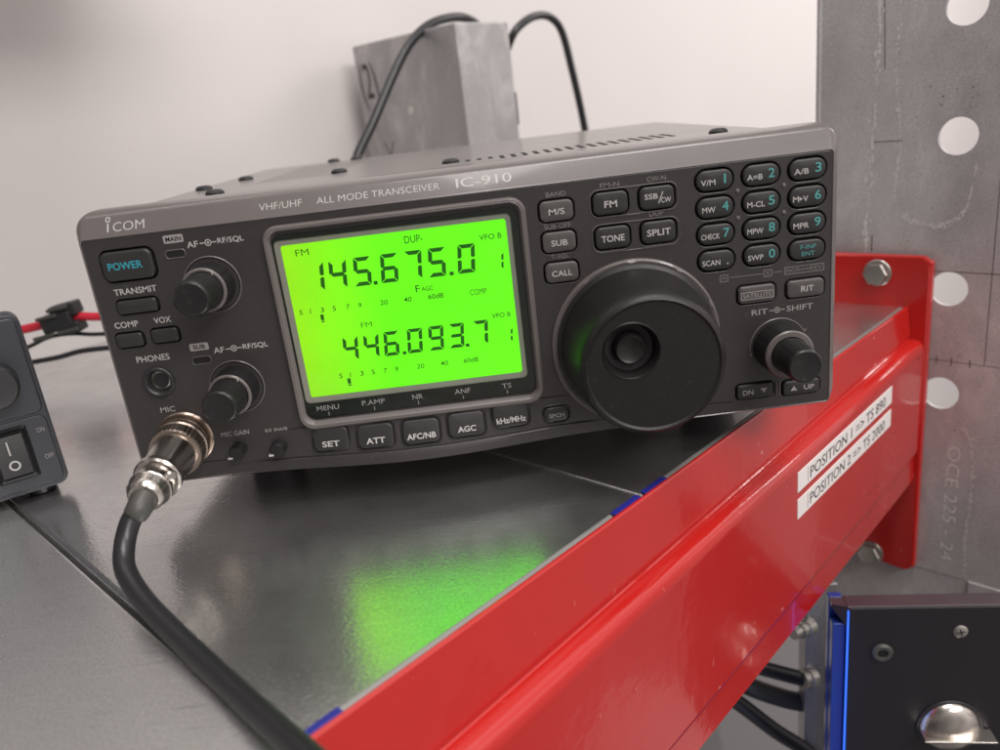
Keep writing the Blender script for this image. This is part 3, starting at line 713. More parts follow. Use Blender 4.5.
for x in (-88, 88):
    b = MB().mat('black'); b.lathe([(0, 9), (1, 10), (13.5, 11), (14.6, 11)], (x, 45, 0.05), (0, 0, 1), 32); b.build('foot', radio)
    b = MB().mat('black'); b.lathe([(0, 9), (1, 10), (13.5, 11), (14.6, 11)], (x, 210, 0.05), (0, 0, 1), 32); b.build('foot', radio)

# --- display
b = MB().mat('rimlight')
o1 = rrect(-63.0, 20.4, 26.6, 95.6, 5.2, 8); o2 = rrect(-60.3, 18.0, 29.6, 93.4, 3.2, 8)
def lay(pts, y): return [Vector((p[0], y - (1.6 * max(0, 1 - abs(p[0] + 21) / 62) if p[1] < 35 else 0), p[1])) for p in pts]
def mixo(t): return [(a[0] + (c[0] - a[0]) * t, a[1] + (c[1] - a[1]) * t) for a, c in zip(o1, o2)]
b.loft([lay(o1, 0.3), lay(mixo(.12), -1.0), lay(mixo(.35), -1.5), lay(mixo(.5), -1.35), lay(mixo(.62), -1.5), lay(mixo(.85), -1.1), lay(o2, 0.6)], cap0=False, cap1=False)
b.build('display_surround', radio, smooth=50)
b = MB().mat('glasspanel')
lcd_o = rrect(-58.0, 13.8, 37.4, 88.9, 1.2, 4)
b.curve_plate(rrect(-60.6, 18.3, 29.2, 93.8, 3.2, 5), [rrect(-60.0 + .2, 15.4, 35.6, 90.6, 1.6, 4)], 0.55, 0.8, 0.1)
b.mat('print')
for t, x, w in (('MENU', -52.9, 7.6), ('P.AMP', -37.4, 7.8), ('NR', -22.4, 3.6), ('ANF', -7.1, 5.4), ('TS', 7.9, 3.2)):
    b.text(t, x, 33.5, w, 1.75, 0.48, bold=.005); b.line(x, 31.9, x, 30.6, .28, 0.48)
dm = b.build('display_mask', radio, smooth=30)
b = MB().mat('lcd_frame')
oo = rrect(-60.1, 15.6, 35.4, 90.8, 1.8, 4); ii = rrect(-58.0, 13.75, 37.4, 88.9, .9, 4)
b.loft([[Vector((p[0], .9, p[1])) for p in oo], [Vector((p[0], 1.25, p[1])) for p in ii], [Vector((p[0], 1.9, p[1])) for p in ii]], cap0=False, cap1=False)
b.build('display_margin', radio)
b = MB().mat('lcd'); b.box(-58.3, 14.1, 1.7, 2.9, 37.1, 89.2)
YL = 1.66
# seven-segment figures
SEG = {'0': 'abcdef', '1': 'bc', '3': 'abgcd', '4': 'fgbc', '5': 'afgcd', '6': 'afgedc', '7': 'abc', '9': 'abcdfg'}
def seg_digit(b, ch, cx, cz, w, h, t=1.3, sl=.10):
    g = .16
    def P(x, z): return (cx + x + sl * z, cz + z)
    hw, hh = w / 2, h / 2
    def H(z, top):   # horizontal segment with mitred ends
        s_ = t / 2
        if top == 0: return [P(-hw + g + s_ * .6, z), P(-hw + t, z + s_), P(hw - t, z + s_), P(hw - g - s_ * .6, z), P(hw - t, z - s_), P(-hw + t, z - s_)]
        return [P(-hw + g, z + top * s_), P(hw - g, z + top * s_), P(hw - t - g, z - top * s_), P(-hw + t + g, z - top * s_)]
    def Vs(x, z0, z1, side):
        s_ = t / 2
        zo, zi = (z1, z0) if z0 > 0 or z1 > .01 else (z0, z1)
        d = 1 if z1 > .01 else -1
        zo = d * (hh - g); zi = d * (g + .05)
        return [P(x + side * s_, zo), P(x + side * s_, zi + d * .25), P(x, zi), P(x - side * s_, zi + d * .45), P(x - side * s_, zo - d * t)]
    S = {'a': H(hh - t / 2, 1), 'd': H(-hh + t / 2, -1), 'g': H(0, 0), 'b': Vs(hw - t / 2, 0, hh, 1), 'c': Vs(hw - t / 2, -hh, 0, 1), 'f': Vs(-hw + t / 2, 0, hh, -1), 'e': Vs(-hw + t / 2, -hh, 0, -1)}
    for k in SEG[ch]: b.poly(S[k], YL)
b.mat('seg')
for ch, x in zip('1456750', (-48.9, -41.6, -33.7, -25.0, -17.3, -9.6, -0.1)): seg_digit(b, ch, x, 77.7, 5.6, 9.3)
for x in (-30.1, -5.4): b.poly(rrect(x - .65, x + .65, 72.9, 74.1, .1), YL)
seg_digit(b, '1', 10.2, 75.6, 3.0, 5.4, .7)
for ch, x in zip('4460937', (-41.9, -35.0, -28.3, -20.5, -13.4, -6.6, 1.4)): seg_digit(b, ch, x, 52.7, 5.0, 8.3, 1.15)
for x in (-24.5, -3.4): b.poly(rrect(x - .6, x + .6, 48.4, 49.5, .1), YL)
seg_digit(b, '1', 10.4, 50.7, 3.0, 4.8, .65)
b.text('DUP-', -16.0, 86.0, 5.8, 2.4, YL, bold=0.006); b.text('F', -17.0, 69.9, 1.4, 2.3, YL, bold=0.006); b.text('AGC', -13.9, 69.6, 3.8, 1.5, YL, bold=0.006)
for x, z in ((-49.2, 64.1), (-44.4, 41.3)): b.poly(rrect(x - .55, x + .55, z - .7, z + 1.2, .05), YL); b.poly(rrect(x - .55, x + .55, z - 1.4, z - .95, .05), YL)
b.mat('seg_faint')
b.text('FM', -51.6, 86.0, 4.2, 2.0, YL, bold=-0.004); b.text('VFO B', 8.4, 83.8, 7.2, 1.8, YL, bold=0.006); b.text('COMP', 2.4, 66.5, 5.4, 1.9, YL, bold=-0.004)
b.text('FM', -35.4, 60.1, 3.6, 1.7, YL, bold=-0.004); b.text('VFO B', 8.9, 57.8, 6.2, 1.6, YL, bold=0.006)
for z, xs in ((66.8, (-55.8, -52.7, -48.8, -44.9, -40.4, -36.5, -28.6, -20.8, -11.6)), (43.7, (-46.9, -43.7, -39.8, -36.0, -31.9, -28.1, -20.0, -12.0, -3.0))):
    for t, x in zip(('S', '1', '3', '5', '7', '9', '20', '40', '60dB'), xs): b.text(t, x, z, (.26 if t == '1' else 1.1) if len(t) == 1 else (2.5 if len(t) == 2 else 5.0), 1.65, YL, bold=0.006, slant=.1)
b.build('lit_display', radio)
b = MB().mat('pane'); b.box(-60.6, 18.2, 0.05, 0.35, 29.4, 93.6); b.build('clear_pane', radio)

# --- bulged lower lip under the display, with the menu keys
def bul(x):                                              # how far the lip stands forward at x
    t = (x + 22) / 66.0
    return 0.0 if abs(t) >= 1 else (1 + cos(PI * t)) / 2
def lipy(x, z):
    k = bul(x)
    if z > 27: return 0.0 - k * 1.2
    if z > 17: return -k * (1.2 + (27 - z) / 10 * 3.6)
    return -k * (4.8 + (17 - z) / 3.6 * 1.4)
b = MB().mat('panel')
xs = [-90 + 2 * k for k in range(69)]
zs = [27.6, 26, 24, 22, 20, 18.0, 17.3, 16.9, 16.5, 15, 14.0, 13.3]
def lipz(x, z):                                          # rows follow the arc
    k = bul(x); return z + (0.6 * (1 - k) * (1 if z < 18 else (27.6 - z) / 9.6 * 1.0)) 
top = [[b.v((x, lipy(x, z) - .08 + (.45 if z == 16.9 else 0), lipz(x, z) if z > 13.4 else 13.3)) for x in xs] for z in zs]
back = [b.v((x, 8, 13.3)) for x in xs]
for a, c in zip(top[:-1], top[1:]):
    for k in range(len(xs) - 1): b.face((a[k], a[k + 1], c[k + 1], c[k]))
for k in range(len(xs) - 1): b.face((top[-1][k], top[-1][k + 1], back[k + 1], back[k]))
b.build('lower_lip', radio, smooth=40)
def lipT(x, z, lift):
    """frame on the lip at (x,z): local (dx, dy, dz) -> world, following its slope"""
    y = lipy(x, z); dy = (lipy(x, z + 1) - lipy(x, z - 1)) / 2; dx = (lipy(x + 1, z) - lipy(x - 1, z)) / 2
    ez = Vector((0, dy, 1)).normalized(); ex = Vector((1, dx, 0)).normalized(); ey = ez.cross(ex).normalized()
    if ey.y < 0: ey = -ey
    o_ = Vector((x, y, z))
    return lambda p: o_ + ex * p.x + ez * p.z + ey * p.y
def keycap(x, z, w, h, r, proud, mat, texts, T=None, crown=.25, name='key', bev=.55, back=3.0, label=None):
    TT = T or (lambda p: Vector((x + p.x, p.y, z + p.z)))
    b = MB().mat(mat)
    b.slab(rrect(-w / 2, w / 2, -h / 2, h / 2, r, 6), back, -proud, bev, 3, crown, TT)
    for (t, tx, tz, tw, th, mt, bold) in texts:
        k = (abs(tx) / (w / 2)) ** 2 * .5 + (abs(tz) / (h / 2)) ** 2 * .5
        b.mat(mt)
        if t == 'box': b.frame(rrect(tx - tw / 2, tx + tw / 2, tz - th / 2, tz + th / 2, .3), rrect(tx - tw / 2 + .25, tx + tw / 2 - .25, tz - th / 2 + .25, tz + th / 2 - .25, .2), -proud - crown - .06, TT); continue
        if t == 'v': b.poly([(tx - tw / 2, tz + th / 2), (tx, tz - th / 2), (tx + tw / 2, tz + th / 2)], -proud - crown - .06, TT); continue
        if t == '^': b.poly([(tx - tw / 2, tz - th / 2), (tx + tw / 2, tz - th / 2), (tx, tz + th / 2)], -proud - crown - .06, TT); continue
        if t == '>': b.poly([(tx - tw / 2, tz + th / 2), (tx - tw / 2, tz - th / 2), (tx + tw / 2, tz)], -proud - crown - .06, TT); continue
        if t == '/': b.line(tx - tw / 2, tz - th / 2, tx + tw / 2, tz + th / 2, .3, -proud - crown - .06, TT); continue
        b.text(t, tx, tz, tw, th, -proud - crown - .06, TT, bold=bold)
    return b.build(name, radio, smooth=40, label=label)
def gap(x, z, w, h, r, T):                               # dark slot round a key of the lip
    b.mat('hole').poly(rrect(-w / 2, w / 2, -h / 2, h / 2, r, 6), -.14, T)
for t, x, z, w, h, tw in (('SET', -53.4, 23.0, 12.0, 8.0, 6.0), ('ATT', -38.1, 22.5, 12.2, 8.0, 6.4), ('AFC/NB', -22.6, 22.3, 12.4, 8.0, 9.8), ('AGC', -7.2, 22.7, 12.2, 8.0, 6.2), ('kHz/MHz', 8.0, 23.7, 12.0, 8.0, 10.0), ('SPCH', 23.5, 21.7, 8.2, 5.0, 5.2)):
    T = lipT(x, z, 0)
    b = MB(); gap(x, z, w + 1.1, h + 1.0, 2.2, T); b.mat('panel')
    b.band(rrect(-w / 2 - .85, w / 2 + .85, -h / 2 - .8, h / 2 + .8, 2.4, 6), rrect(-w / 2 - .45, w / 2 + .45, -h / 2 - .4, h / 2 + .4, 2.1, 6), -.1, -.38, T)
    b.build('key_slot', radio)
    keycap(0, 0, w, h, 1.9, 1.0, 'key', [(t, 0, -1.6 if t != 'SPCH' else -.3, tw, 2.0 if t != 'SPCH' else 1.4, 'print' if t != 'SPCH' else 'print_mid', .02)], T, crown=.2, back=.2)

# --- keys
kp = [[('V/M', '1'), ('A=B', '2'), ('A/B', '3')], [('MW', '4'), ('M-CL', '5'), ('M>V', '6')], [('CHECK', '7'), ('MPW', '8'), ('MPR', '9')], [('SCAN', '.'), ('SWP', '0'), ('ENT', '')]]
for r_, row in enumerate(kp):
    for c_, (t, d) in enumerate(row):
        tx = []
        wd = {'V/M': 4.6, 'A=B': 4.9, 'A/B': 4.6, 'MW': 4.2, 'M-CL': 5.6, 'CHECK': 6.0, 'MPW': 5.2, 'MPR': 5.0, 'SCAN': 5.8, 'SWP': 5.0}.get(t, 5)
        cx = -2.2 if wd < 5.5 else -1.9
        if t == 'ENT': tx = [('F-INP', .2, 1.0, 5.0, 1.3, 'teal', 0), ('ENT', .2, -1.2, 4.2, 1.4, 'teal', 0)]
        elif t == 'M>V': tx = [('M', -3.9, -.5, 1.9, 1.75, 'print', .010), ('>', -2.2, -.5, 1.1, 1.1, 'print', 0), ('V', -.8, -.5, 1.6, 1.75, 'print', .010), (d, 3.1, .3, 2.0, 2.9, 'teal', .012)]
        else: tx = [(t, cx, -.5, wd, 1.75, 'print', .010)] + ([(d, 3.1 if len(t) < 5 else 3.2, .3, 0.62 if d == '1' else 2.0, 2.9, 'teal', .0 if d == '1' else .012)] if d not in '.' else [('.', 3.4, -1.2, .5, .5, 'print', 0)])
        keycap(gx[c_], gz[r_], 11.5, 6.3, 2.9, .75, 'key', tx, crown=.3)
for (x, z), t, w in zip(col1, ('M/S', 'SUB', 'CALL'), (5.0, 5.2, 6.6)): keycap(x, z, 10.6, 6.4, 1.8, .9, 'key_grey', [(t, 0, -.2, w, 1.9, 'print', .010)])
keycap(47.0, 89.9, 11.0, 7.0, 1.9, .8, 'key', [('FM', 0, -.2, 4.0, 2.1, 'print', .014)])
keycap(61.7, 89.9, 11.0, 7.0, 1.9, .8, 'key', [('SSB', -1.9, .55, 4.2, 1.7, 'print', .014), ('/', 1.1, .0, 1.5, 3.4, 'print', 0), ('CW', 2.7, -.9, 3.2, 1.6, 'print', .014)])
keycap(47.0, 79.1, 11.0, 7.0, 1.9, .8, 'key', [('TONE', 0, -.2, 7.4, 2.1, 'print', .014)])
keycap(61.7, 79.1, 11.0, 7.0, 1.9, .8, 'key', [('SPLIT', 0, 0, 7.6, 2.1, 'print', .014)])
keycap(92.9, 54.9, 12.2, 5.9, 1.5, .9, 'key_grey', [('SATELLITE', 0, -.2, 9.4, 1.4, 'print_mid', .0), ('box', 0, -.2, 10.8, 2.6, 'print_mid', 0)])
keycap(109.0, 54.9, 12.2, 5.9, 1.5, .9, 'key_grey', [('RIT', .4, 0, 4.2, 1.9, 'print', .010)])
keycap(92.0, 20.9, 12.4, 5.3, 1.2, .9, 'key', [('DN', -2.6, 0, 3.6, 1.8, 'print_mid', .02), ('v', 2.8, .2, 2.4, 1.8, 'print_mid', 0)])
keycap(107.9, 20.4, 12.6, 5.3, 1.2, .9, 'key', [('^', -2.8, .1, 2.4, 1.8, 'print_mid', 0), ('UP', 2.4, 0, 3.6, 1.8, 'print_mid', .02)])
b = MB().mat('rimlight'); b.box(99.4, 99.8, -.5, 1, 18.2, 23.2, .1); b.box(100.3, 100.7, -.5, 1, 18.2, 23.2, .1); b.build('key_divider', radio)
keycap(-105.6, 89.0, 16.2, 9.2, 2.2, 1.2, 'key', [('POWER', -.5, .1, 10.8, 2.4, 'blueprint', .02)], crown=.1, bev=.8)
keycap(-106.1, 75.8, 12.8, 4.3, 1.1, 1.0, 'key', []); keycap(-111.4, 65.0, 8.7, 4.5, 1.1, .9, 'key', []); keycap(-99.9, 65.2, 8.7, 4.5, 1.1, .9, 'key', [])
# pale lower edges of the recesses
# --- knobs
def dual_knob(x, z, ro, lo, ri, li, tick=True):
    b = MB().mat('knob')
    b.lathe([(-.5, ro), (lo - 1.6, ro - .1), (lo - .9, ro - .25)], (x, 0, z), n=72, flute=(.6, lo - 1.4, 6, .35))
    b.mat('rimlight').lathe([(lo - 1.0, ro - .5), (lo - .5, ro - .3), (lo, ro - .7), (lo, ri + .2), (lo - .8, ri + .1)], (x, 0, z), n=56)
    if tick: b.mat('print').box(x + ro * .50, x + ro * .50 + .3, -lo - .1, -lo + .4, z + ro * .62, z + ro * .62 + 1.5)
    b.build('outer_ring', radio, smooth=35)
    b = MB().mat('knob')
    b.lathe([(lo - 1, ri), (li - 1.2, ri - .35), (li - .4, ri - .6), (li, ri - 1.1), (li - .15, ri - 1.8), (li - .35, 0.5)], (x, 0, z), n=64, flute=(lo, li - 1.0, 8, .28))
    b.build('knob', radio, smooth=35)
dual_knob(-81.2, 79.6, 7.3, 9, 5.9, 21); dual_knob(-81.1, 44.9, 7.3, 9, 5.9, 20)
dual_knob(100.1, 36.0, 8.3, 10.5, 5.9, 23.0, False)
b = MB().mat('print'); 
for x, z in ((-85.1, 22.9), (-71.4, 22.2)):
    b = MB().mat('knob'); b.lathe([(-2, 2.7), (4.2, 2.6), (4.8, 2.2), (5.0, .8)], (x, 0, z), n=40, flute=(0, 4.4, 5, .25))
    b.mat('print').box(x - 2.9, x - 1.3, -5.2, -3.6, z - 1.6, z - 1.05, .1)
    b.build('trim_knob', radio, smooth=35)
# --- tuning dial
DC = Vector((52.4, 0, 43.4))
b = MB().mat('bezel'); b.lathe([(-.2, 28.2), (.9, 28.0), (1.3, 27.4), (1.0, 26.2), (.6, 26.0)], DC, n=96, flute=(1.2, 1.4, 9, .5)); b.build('dial_ring', radio)
dial = MB().mat('dial')
dial.lathe([(-.2, 26.6), (1.4, 26.4), (2.2, 25.2), (19.5, 23.3), (22.5, 22.9), (25.0, 22.3), (26.3, 21.6), (26.9, 20.6), (26.6, 20.2), (26.3, 19.9)], DC, n=96, cap1=False)
# front disc with the round finger cup
def disc(b, c, R, cc, rc, y, depth):
    n = 96; o_ = [Vector((c.x + R * cos(2 * PI * k / n), y, c.z + R * sin(2 * PI * k / n))) for k in range(n)]
    def r_(rr, yy): return [Vector((cc[0] + rr * cos(2 * PI * k / n), yy, cc[1] + rr * sin(2 * PI * k / n))) for k in range(n)]
    b.loft([o_, r_(rc + .6, y), r_(rc + .3, y - .35), r_(rc, y), r_(rc - .5, y + depth * .5), r_(rc - 1.2, y + depth), r_(rc * .62, y + depth + .4), r_(rc * .58, y + depth * .55), r_(rc * .50, y + depth * .35), r_(rc * .40, y + depth * .5), r_(.4, y + depth * .62)], cap0=False)
disc(dial, DC, 20.0, (46.0, 49.0), 8.4, -26.3, 4.0)
dial.build('tuning_dial', radio, smooth=35)
# --- jacks
b = MB().mat('black'); b.lathe([(-2, 5.2), (.7, 5.2), (1.0, 4.9), (1.0, 4.2), (.4, 3.7), (-4, 3.6)], (-105.9, 0, 49.8), n=40)
b.mat('chrome').lathe([(-2.4, 3.5), (-1.9, 3.3), (-1.8, 2.6), (-3.0, 2.5)], (-105.9, 0, 49.8), n=32)
b.mat('hole').lathe([(-3.2, 2.6), (-3.0, 2.5)], (-105.9, 0, 49.8), n=24); b.build('headphone_jack', radio, smooth=35)
MC = Vector((-102.0, 0, 29.2))
b = MB().mat('brass'); b.lathe([(-.5, 9.6), (.7, 9.5), (1.2, 9.0), (1.0, 8.5), (3.4, 8.3), (3.6, 7.6)], MC, n=56); b.build('microphone_socket', radio)

# =================================================================== MICROPHONE LEAD
mic = thing('microphone_cable', (-90, -60, 0), 'black microphone cable with a silver screw plug, running from the radio to the shelf edge', 'cable')
ax = Vector((-.03, -1, -.10)).normalized()
b = MB().mat('brass'); b.lathe([(3.2, 8.4), (4.0, 8.8), (5.0, 8.8), (5.6, 8.3), (5.8, 8.2)], MC, ax, 64)
b.lathe([(5.6, 8.4), (6.2, 8.8), (10.2, 8.8), (10.8, 8.4), (11.0, 7.4)], MC, ax, 80, flute=(5.8, 10.4, 2, .28)); b.build('coupling_ring', mic, smooth=25)
b = MB().mat('chrome'); b.lathe([(10.6, 7.5), (13.0, 7.3), (23.5, 6.2), (24.0, 6.1)], MC, ax, 48); b.build('plug_shell', mic)
b = MB().mat('chrome'); b.lathe([(23.6, 6.8), (24.2, 7.3), (26.0, 7.3), (26.7, 6.7), (26.9, 5.6), (29.4, 5.5), (29.8, 6.2), (31.8, 6.4), (32.4, 5.9), (35.0, 5.6), (36.0, 5.2), (37.0, 4.4)], MC, ax, 48)
clamp = b.build('cable_clamp', mic)
for s_ in (-1, 1):
    b = MB().mat('chrome'); c = MC + ax * 30 + Vector((s_ * 5.9, 0, 1.5 * s_ + 1)); b.lathe([(0, 1.6), (1.4, 1.7), (1.9, 1.2)], c, (s_ * .8, -.5, .2), 12); b.build('clamp_screw', clamp)
pe = MC + ax * 36
path = [pe + Vector((0, 2, .3)), pe + Vector((-1.0, -3, -2.2)), (-106.6, -41.0, 20.4), (-107.8, -45.5, 15.4), (-106.0, -52.0, 11.0), (-98.0, -62.2, 7.2), (-86.4, -74.5, 4.6), (-72.4, -89.4, 3.4), (-58.2, -105.5, 4.4), (-42.8, -123.7, 7.1), (-31.4, -139, 11.8), (-22, -153, 18)]
b = MB().mat('greyrubber'); b.tube([path[0], path[1], Vector(path[1]).lerp(Vector(path[2]), .55)], (4.0, 3.4), 20); b.build('strain_relief', mic)
b = MB().mat('rubber'); b.tube(path[1:], 2.95, 22, 8); b.build('cord', mic)

# =================================================================== POWER SUPPLY (left edge)
aP = rad(32.5); PD = Vector((cos(aP), sin(aP), 0)); PNn = Vector((-sin(aP), cos(aP), 0)); P0 = Vector((-167.0, 33.9, 0))
TPp = lambda p: P0 + PD * p.x + PNn * p.y + Vector((0, 0, p.z))
psu = thing('power_supply', P0 + PD * -60, 'dark grey power supply box with a rocker switch marked ON and OFF', 'power supply')
b = MB().mat('psu')
b.loft([[TPp(Vector((p[0], y, p[1]))) for p in rrect(-130 + d, 2.0 - d, 4.0 + d, 72.5 - d, 4.0, 6)] for y, d in ((9, .8), (8.4, 0), (1.5, 0), (.4, .4), (0, 1.3))])
b.box(-122, -5, 8, 66, 5, 62, 1.5, T=TPp)
b.build('housing', psu, smooth=35)
b = MB().mat('psu'); b.slab(rrect(-128, .6, 34.6, 71.0, 2.6, 6), 1, -1.2, .7, 3, T=TPp)
b.build('upper_fascia', psu)
b = MB().mat('psu'); b.slab(rrect(-128, .6, 6.0, 33.4, 3.0, 6), 1, -.6, .6, 3, T=TPp)
b.mat('print_mid').text('ON', -2.4, 27.7, 2.6, 1.8, -.66, TPp, bold=-.01); b.text('OFF', -2.3, 16.8, 3.0, 1.8, -.66, TPp, bold=-.01)
b.build('lower_fascia', psu)
b = MB().mat('black'); b.lathe([(-1, 8.6), (8, 8.2), (9, 7.4), (9.4, 5)], TPp(Vector((-12.4, -1.2, 49.0))), -PNn, 44); b.build('voltage_knob', psu)
b = MB().mat('black'); b.band(rrect(-20.6, -6.6, 10.4, 31.4, .8), rrect(-19.0, -8.2, 12.2, 29.6, .4), -.6, -1.8, TPp)
b.mat('hole').box(-19.2, -8.0, -.7, .3, 12.0, 29.8, T=TPp)
sw = b.build('rocker_switch', psu)
b = MB().mat('black'); b.loft([[TPp(Vector((x, y, z))) for x in (-18.6, -8.8) for _ in (0,)] + [TPp(Vector((x, .2, z))) for x in (-8.8, -18.6)] for y, z in ((-1.6, 12.8), (-1.0, 20.6), (-2.6, 29.0))])
b.mat('print').box(-14.5, -14.0, -2.3, -1.5, 21.4, 26.8, T=TPp)
TO = lambda p: TPp(Vector((p.x, -1.62 + (p.z - 12.8) * .075 + 0, p.z)))
b.frame(circ(-13.9, 16.9, 1.9, 28), circ(-13.9, 16.9, 1.3, 28), 0, TO)
b.build('rocker', sw)
for s_ in (-8, -120):
    for y_ in (12, 58):
        b = MB().mat('rubber'); b.lathe([(0, 5), (.5, 5.5), (4.3, 5.8)], TPp(Vector((s_, y_, .05))), (0, 0, 1), 24); b.build('foot', psu)

# red lead with a dark connector, behind the power supply
lead = thing('red_power_lead', (-238, 190, 0), 'bright red power lead with a black inline connector, between supply and radio', 'power lead')
b = MB().mat('redwire'); b.tube([(-285, 190, 34.5), (-262, 190, 35.0), (-250, 190, 36.0), (-236, 190, 37.6)], 2.5, 14); b.build('wire', lead)
b = MB().mat('redwire'); b.tube([(-232, 190, 38.5), (-224, 190, 38.6), (-214, 190, 37.2), (-190, 190, 36)], 2.4, 14); b.build('wire', lead)
b = MB().mat('black'); TC = lambda p: Vector((-236, 190, 38)) + Matrix.Rotation(rad(-8), 3, 'Y') @ Vector(p)
b.box(-9, 9, -6, 6, -5.5, 4.5, 1.2, T=TC); b.box(-2, 13, -5, 5, 1, 8.5, 1.2, T=TC); b.box(3, 12, -6.5, 4, -8.5, -2, 1.2, T=TC); b.build('connector', lead)
b = MB().mat('greyrubber')
for dx, dz, dy in ((-9, -6, -7), (4, 7, -6), (6, -6, -8), (-3, 4, -7)): b.box(dx - 6, dx + 6, dy - 1, dy + 1.2, dz - 1, dz + 1, .6, T=TC)
b.build('cable_tie', lead)
for nm, pts, r, lab in (('thin_cable', [(-300, 192, 12), (-276, 191, 20), (-257, 190, 25.2), (-245, 190, 29), (-232, 190, 29.4), (-217, 190, 27.2), (-190, 192, 26)], 1.2, 'thin black cable just under the red power lead'),
                        ('thin_cable', [(-300, 188, 15), (-276, 188, 15), (-257, 188, 16.2), (-242, 188, 17.2), (-230, 188, 19.0), (-218, 188, 19.2), (-190, 190, 18)], 1.5, 'thicker black cable lying lowest between power supply and radio')):
    b = MB().mat('rubber'); b.tube(pts, r, 10); b.build(nm, label=lab, cat='cable', group='black cables behind the power supply')

# cables arching behind the radio
def uvz(u, v, z): return W(u, v, z)
b = MB().mat('rubber')
b.tube([(-95, 275, 20), (-88, 300, 60), (-76, 322.1, 97.4), (-61.4, 334.7, 121.2), (-44.6, 350.1, 149.8), (-31.0, 363.8, 170.4), (-16.9, 379, 183.6), (-1.8, 394, 189.5), (14, 412, 190), (26, 440, 182), (30, 470, 160), (34, 500, 100), (34, 505, 40)], 3.3, 14)
b.build('antenna_cable', label='black cable rising in front of the steel post and bending behind its top', cat='cable', group='cables arching behind the radio')
b = MB().mat('rubber')
b.tube([(36, 500, 60), (36, 492, 110), (40, 470, 150), (48.8, 450, 173), (57.9, 452, 183.5), (72.2, 464.4, 190.5), (86.1, 477.8, 189.6), (96.5, 487.8, 177.7), (103.4, 494.4, 146.3), (108.8, 499.6, 116.1), (112.6, 503.2, 88.5), (118, 507, 40), (120, 508, 10)], 3.3, 14)
b.build('antenna_cable', label='black cable arching up right of the steel post against the white wall', cat='cable', group='cables arching behind the radio')

# =================================================================== BLACK BOX (lower right)
aB = rad(-10); BD = Vector((cos(aB), sin(aB), 0)); BN = Vector((-sin(aB), cos(aB), 0)); B0 = Vector((146.7, 40, -104))
TB = lambda p: B0 + BD * p.x + BN * p.y + Vector((0, 0, p.z))
bbx = thing('equipment_box', TB(Vector((60, 5, -180))), 'black metal equipment box below the beam with a chrome latch and blue-lit edge', 'equipment box')
b = MB().mat('blackbox'); b.box(0.6, 150, 0, 1.5, -180, 0, .3, T=TB); b.build('front_plate', bbx)
b = MB().mat('boxedge'); b.box(-.5, 150.5, .6, 9.5, -181, .6, .5, T=TB); b.build('rim', bbx)
b = MB().mat('bluelit'); b.box(-6.2, -.7, 1.6, 7.0, -180, -9, .6, T=TB); b.box(-6.4, -.6, 8.4, 12.5, -181, .4, .5, T=TB); b.build('side_strip', bbx)
b = MB().mat('boxedge'); b.loft([[TB(Vector(p)) for p in q] for q in (((-6.2, 3.0, .5), (-.6, 0.8, .5), (-.6, 8, .5), (-6.2, 8, .5)), ((-6.0, 6.2, -3), (-.6, .8, -10), (-.6, 8, -10), (-6.0, 8, -3)))]); b.build('corner_piece', bbx)
b = MB().mat('blueglint'); b.box(-.55, .15, -.35, .55, -180, -1.2, T=TB); b.build('glint_line', bbx)
b = MB().mat('greyrubber'); b.lathe([(-1, 4.6), (.8, 4.5), (1.6, 3.8), (1.5, 2.3), (.8, 2.1)], TB(Vector((14.6, 0, -23.1))), -BN, 32); b.mat('hole').lathe([(.6, 2.2), (.9, 2.1)], TB(Vector((14.6, 0, -23.1))), -BN, 20); b.build('jack', bbx)
b = MB().mat('zinc'); b.lathe([(-1, 3.2), (.4, 3.1), (.9, 2.3), (1.0, .8)], TB(Vector((46.4, 0, -12.4))), -BN, 24)
b.mat('hole')
TBs = lambda p: TB(Vector((46.4 + p.x, -1.12 + p.y, -12.4 + p.z)))
b.line(-1.5, -.4, 1.5, .4, .5, 0, TBs); b.line(-.4, 1.5, .4, -1.5, .5, -.02, TBs); b.build('screw', bbx)
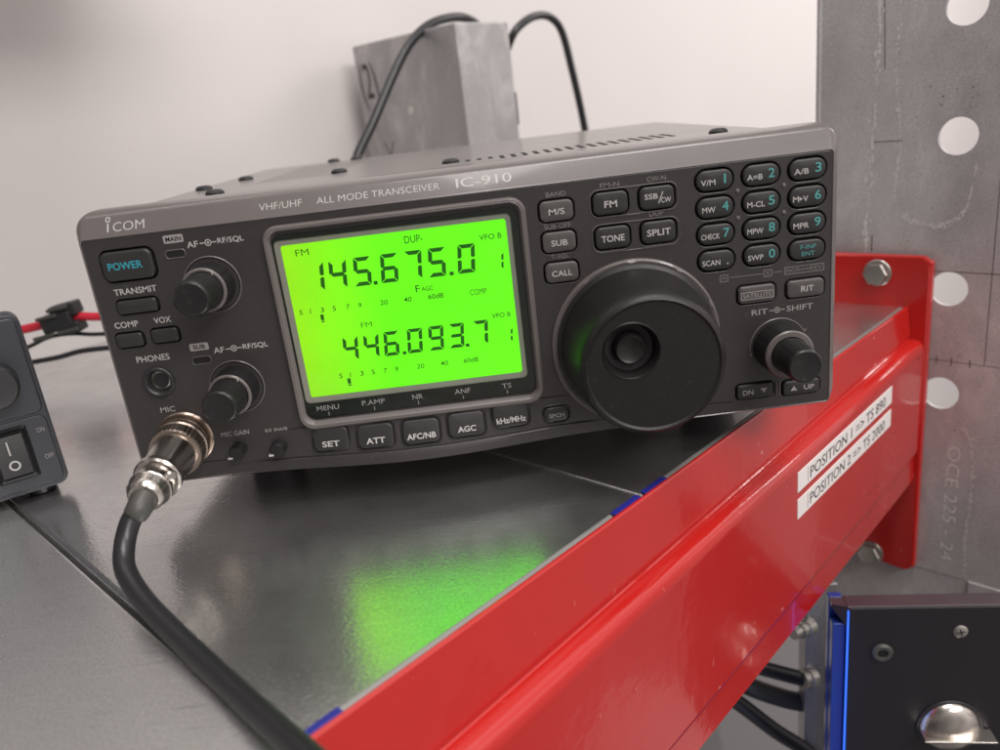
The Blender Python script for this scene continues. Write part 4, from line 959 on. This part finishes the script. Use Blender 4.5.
# recessed chrome cup with a flat blade across it
LC = TB(Vector((45.2, 0, -64.5)))
b = MB().mat('black'); b.lathe([(-1, 14.6), (.5, 14.4), (.8, 13.9), (.4, 13.0)], LC, -BN, 48)
b.mat('chrome').lathe([(.35, 13.1), (1.5, 12.8), (3.6, 11.0), (5.2, 7.4), (6.0, 3.0), (6.1, .5)], LC, -BN, 48); lt = b.build('latch_dome', bbx, smooth=60)
b = MB().mat('chrome'); b.box(32.0, 62.5, -8.6, -.4, -66.4, -65.5, .3, T=TB); b.build('latch_blade', lt)

# steel post and cables beneath the shelf
und = thing('lower_post', (156, 98, -420), 'narrow grey steel post beneath the beam, beside the black equipment box', 'post')
b = MB().mat('post'); b.box(149.6, 166, 92, 102, -420, -128, .8); b.build('post_profile', und)
b = MB().mat('zinc'); b.lathe([(0, 4.6), (5, 4.6), (5.4, 4.0), (9, 4.0), (9.4, 3.2), (14, 3.0)], (152, 92, -152), (-.86, -.5, .12), 20); b.build('connector', und)
b = MB().mat('zinc'); b.lathe([(0, 5.4), (4, 5.4), (4.6, 4.6), (8, 4.6)], (153, 91, -184), (-.9, -.4, .16), 20); b.build('connector', und)
for pts, r, mt, lab in (([(60, 120, -140), (95, 100, -163), (117, 90, -169), (135, 90, -178), (150, 90, -185)], 4.0, 'rubber', 'black cable entering the silver connector beneath the beam'),
                        ([(60, 130, -150), (100, 110, -180), (120, 100, -192), (140, 100, -204), (152, 100, -209)], 5.2, 'greyrubber', 'thick grey cable between two black ones beneath the beam'),
                        ([(60, 100, -155), (95, 90, -178), (112, 90, -194), (132, 90, -216), (152, 90, -236), (165, 90, -260)], 4.2, 'rubber', 'lowest black cable slanting down beneath the beam')):
    b = MB().mat(mt); b.tube(pts, r, 14); b.build('loose_cable', label=lab, cat='cable', group='cables beneath the shelf')

# blue light of an unseen LED, falling on the box side and neighbours
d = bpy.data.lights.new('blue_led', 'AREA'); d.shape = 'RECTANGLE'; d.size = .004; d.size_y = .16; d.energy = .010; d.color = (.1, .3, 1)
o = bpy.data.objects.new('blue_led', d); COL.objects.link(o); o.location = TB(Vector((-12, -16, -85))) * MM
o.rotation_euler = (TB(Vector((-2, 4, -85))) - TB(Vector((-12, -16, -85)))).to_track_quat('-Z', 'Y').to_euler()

for o in bpy.data.objects:
    if '_o' in o: del o['_o']
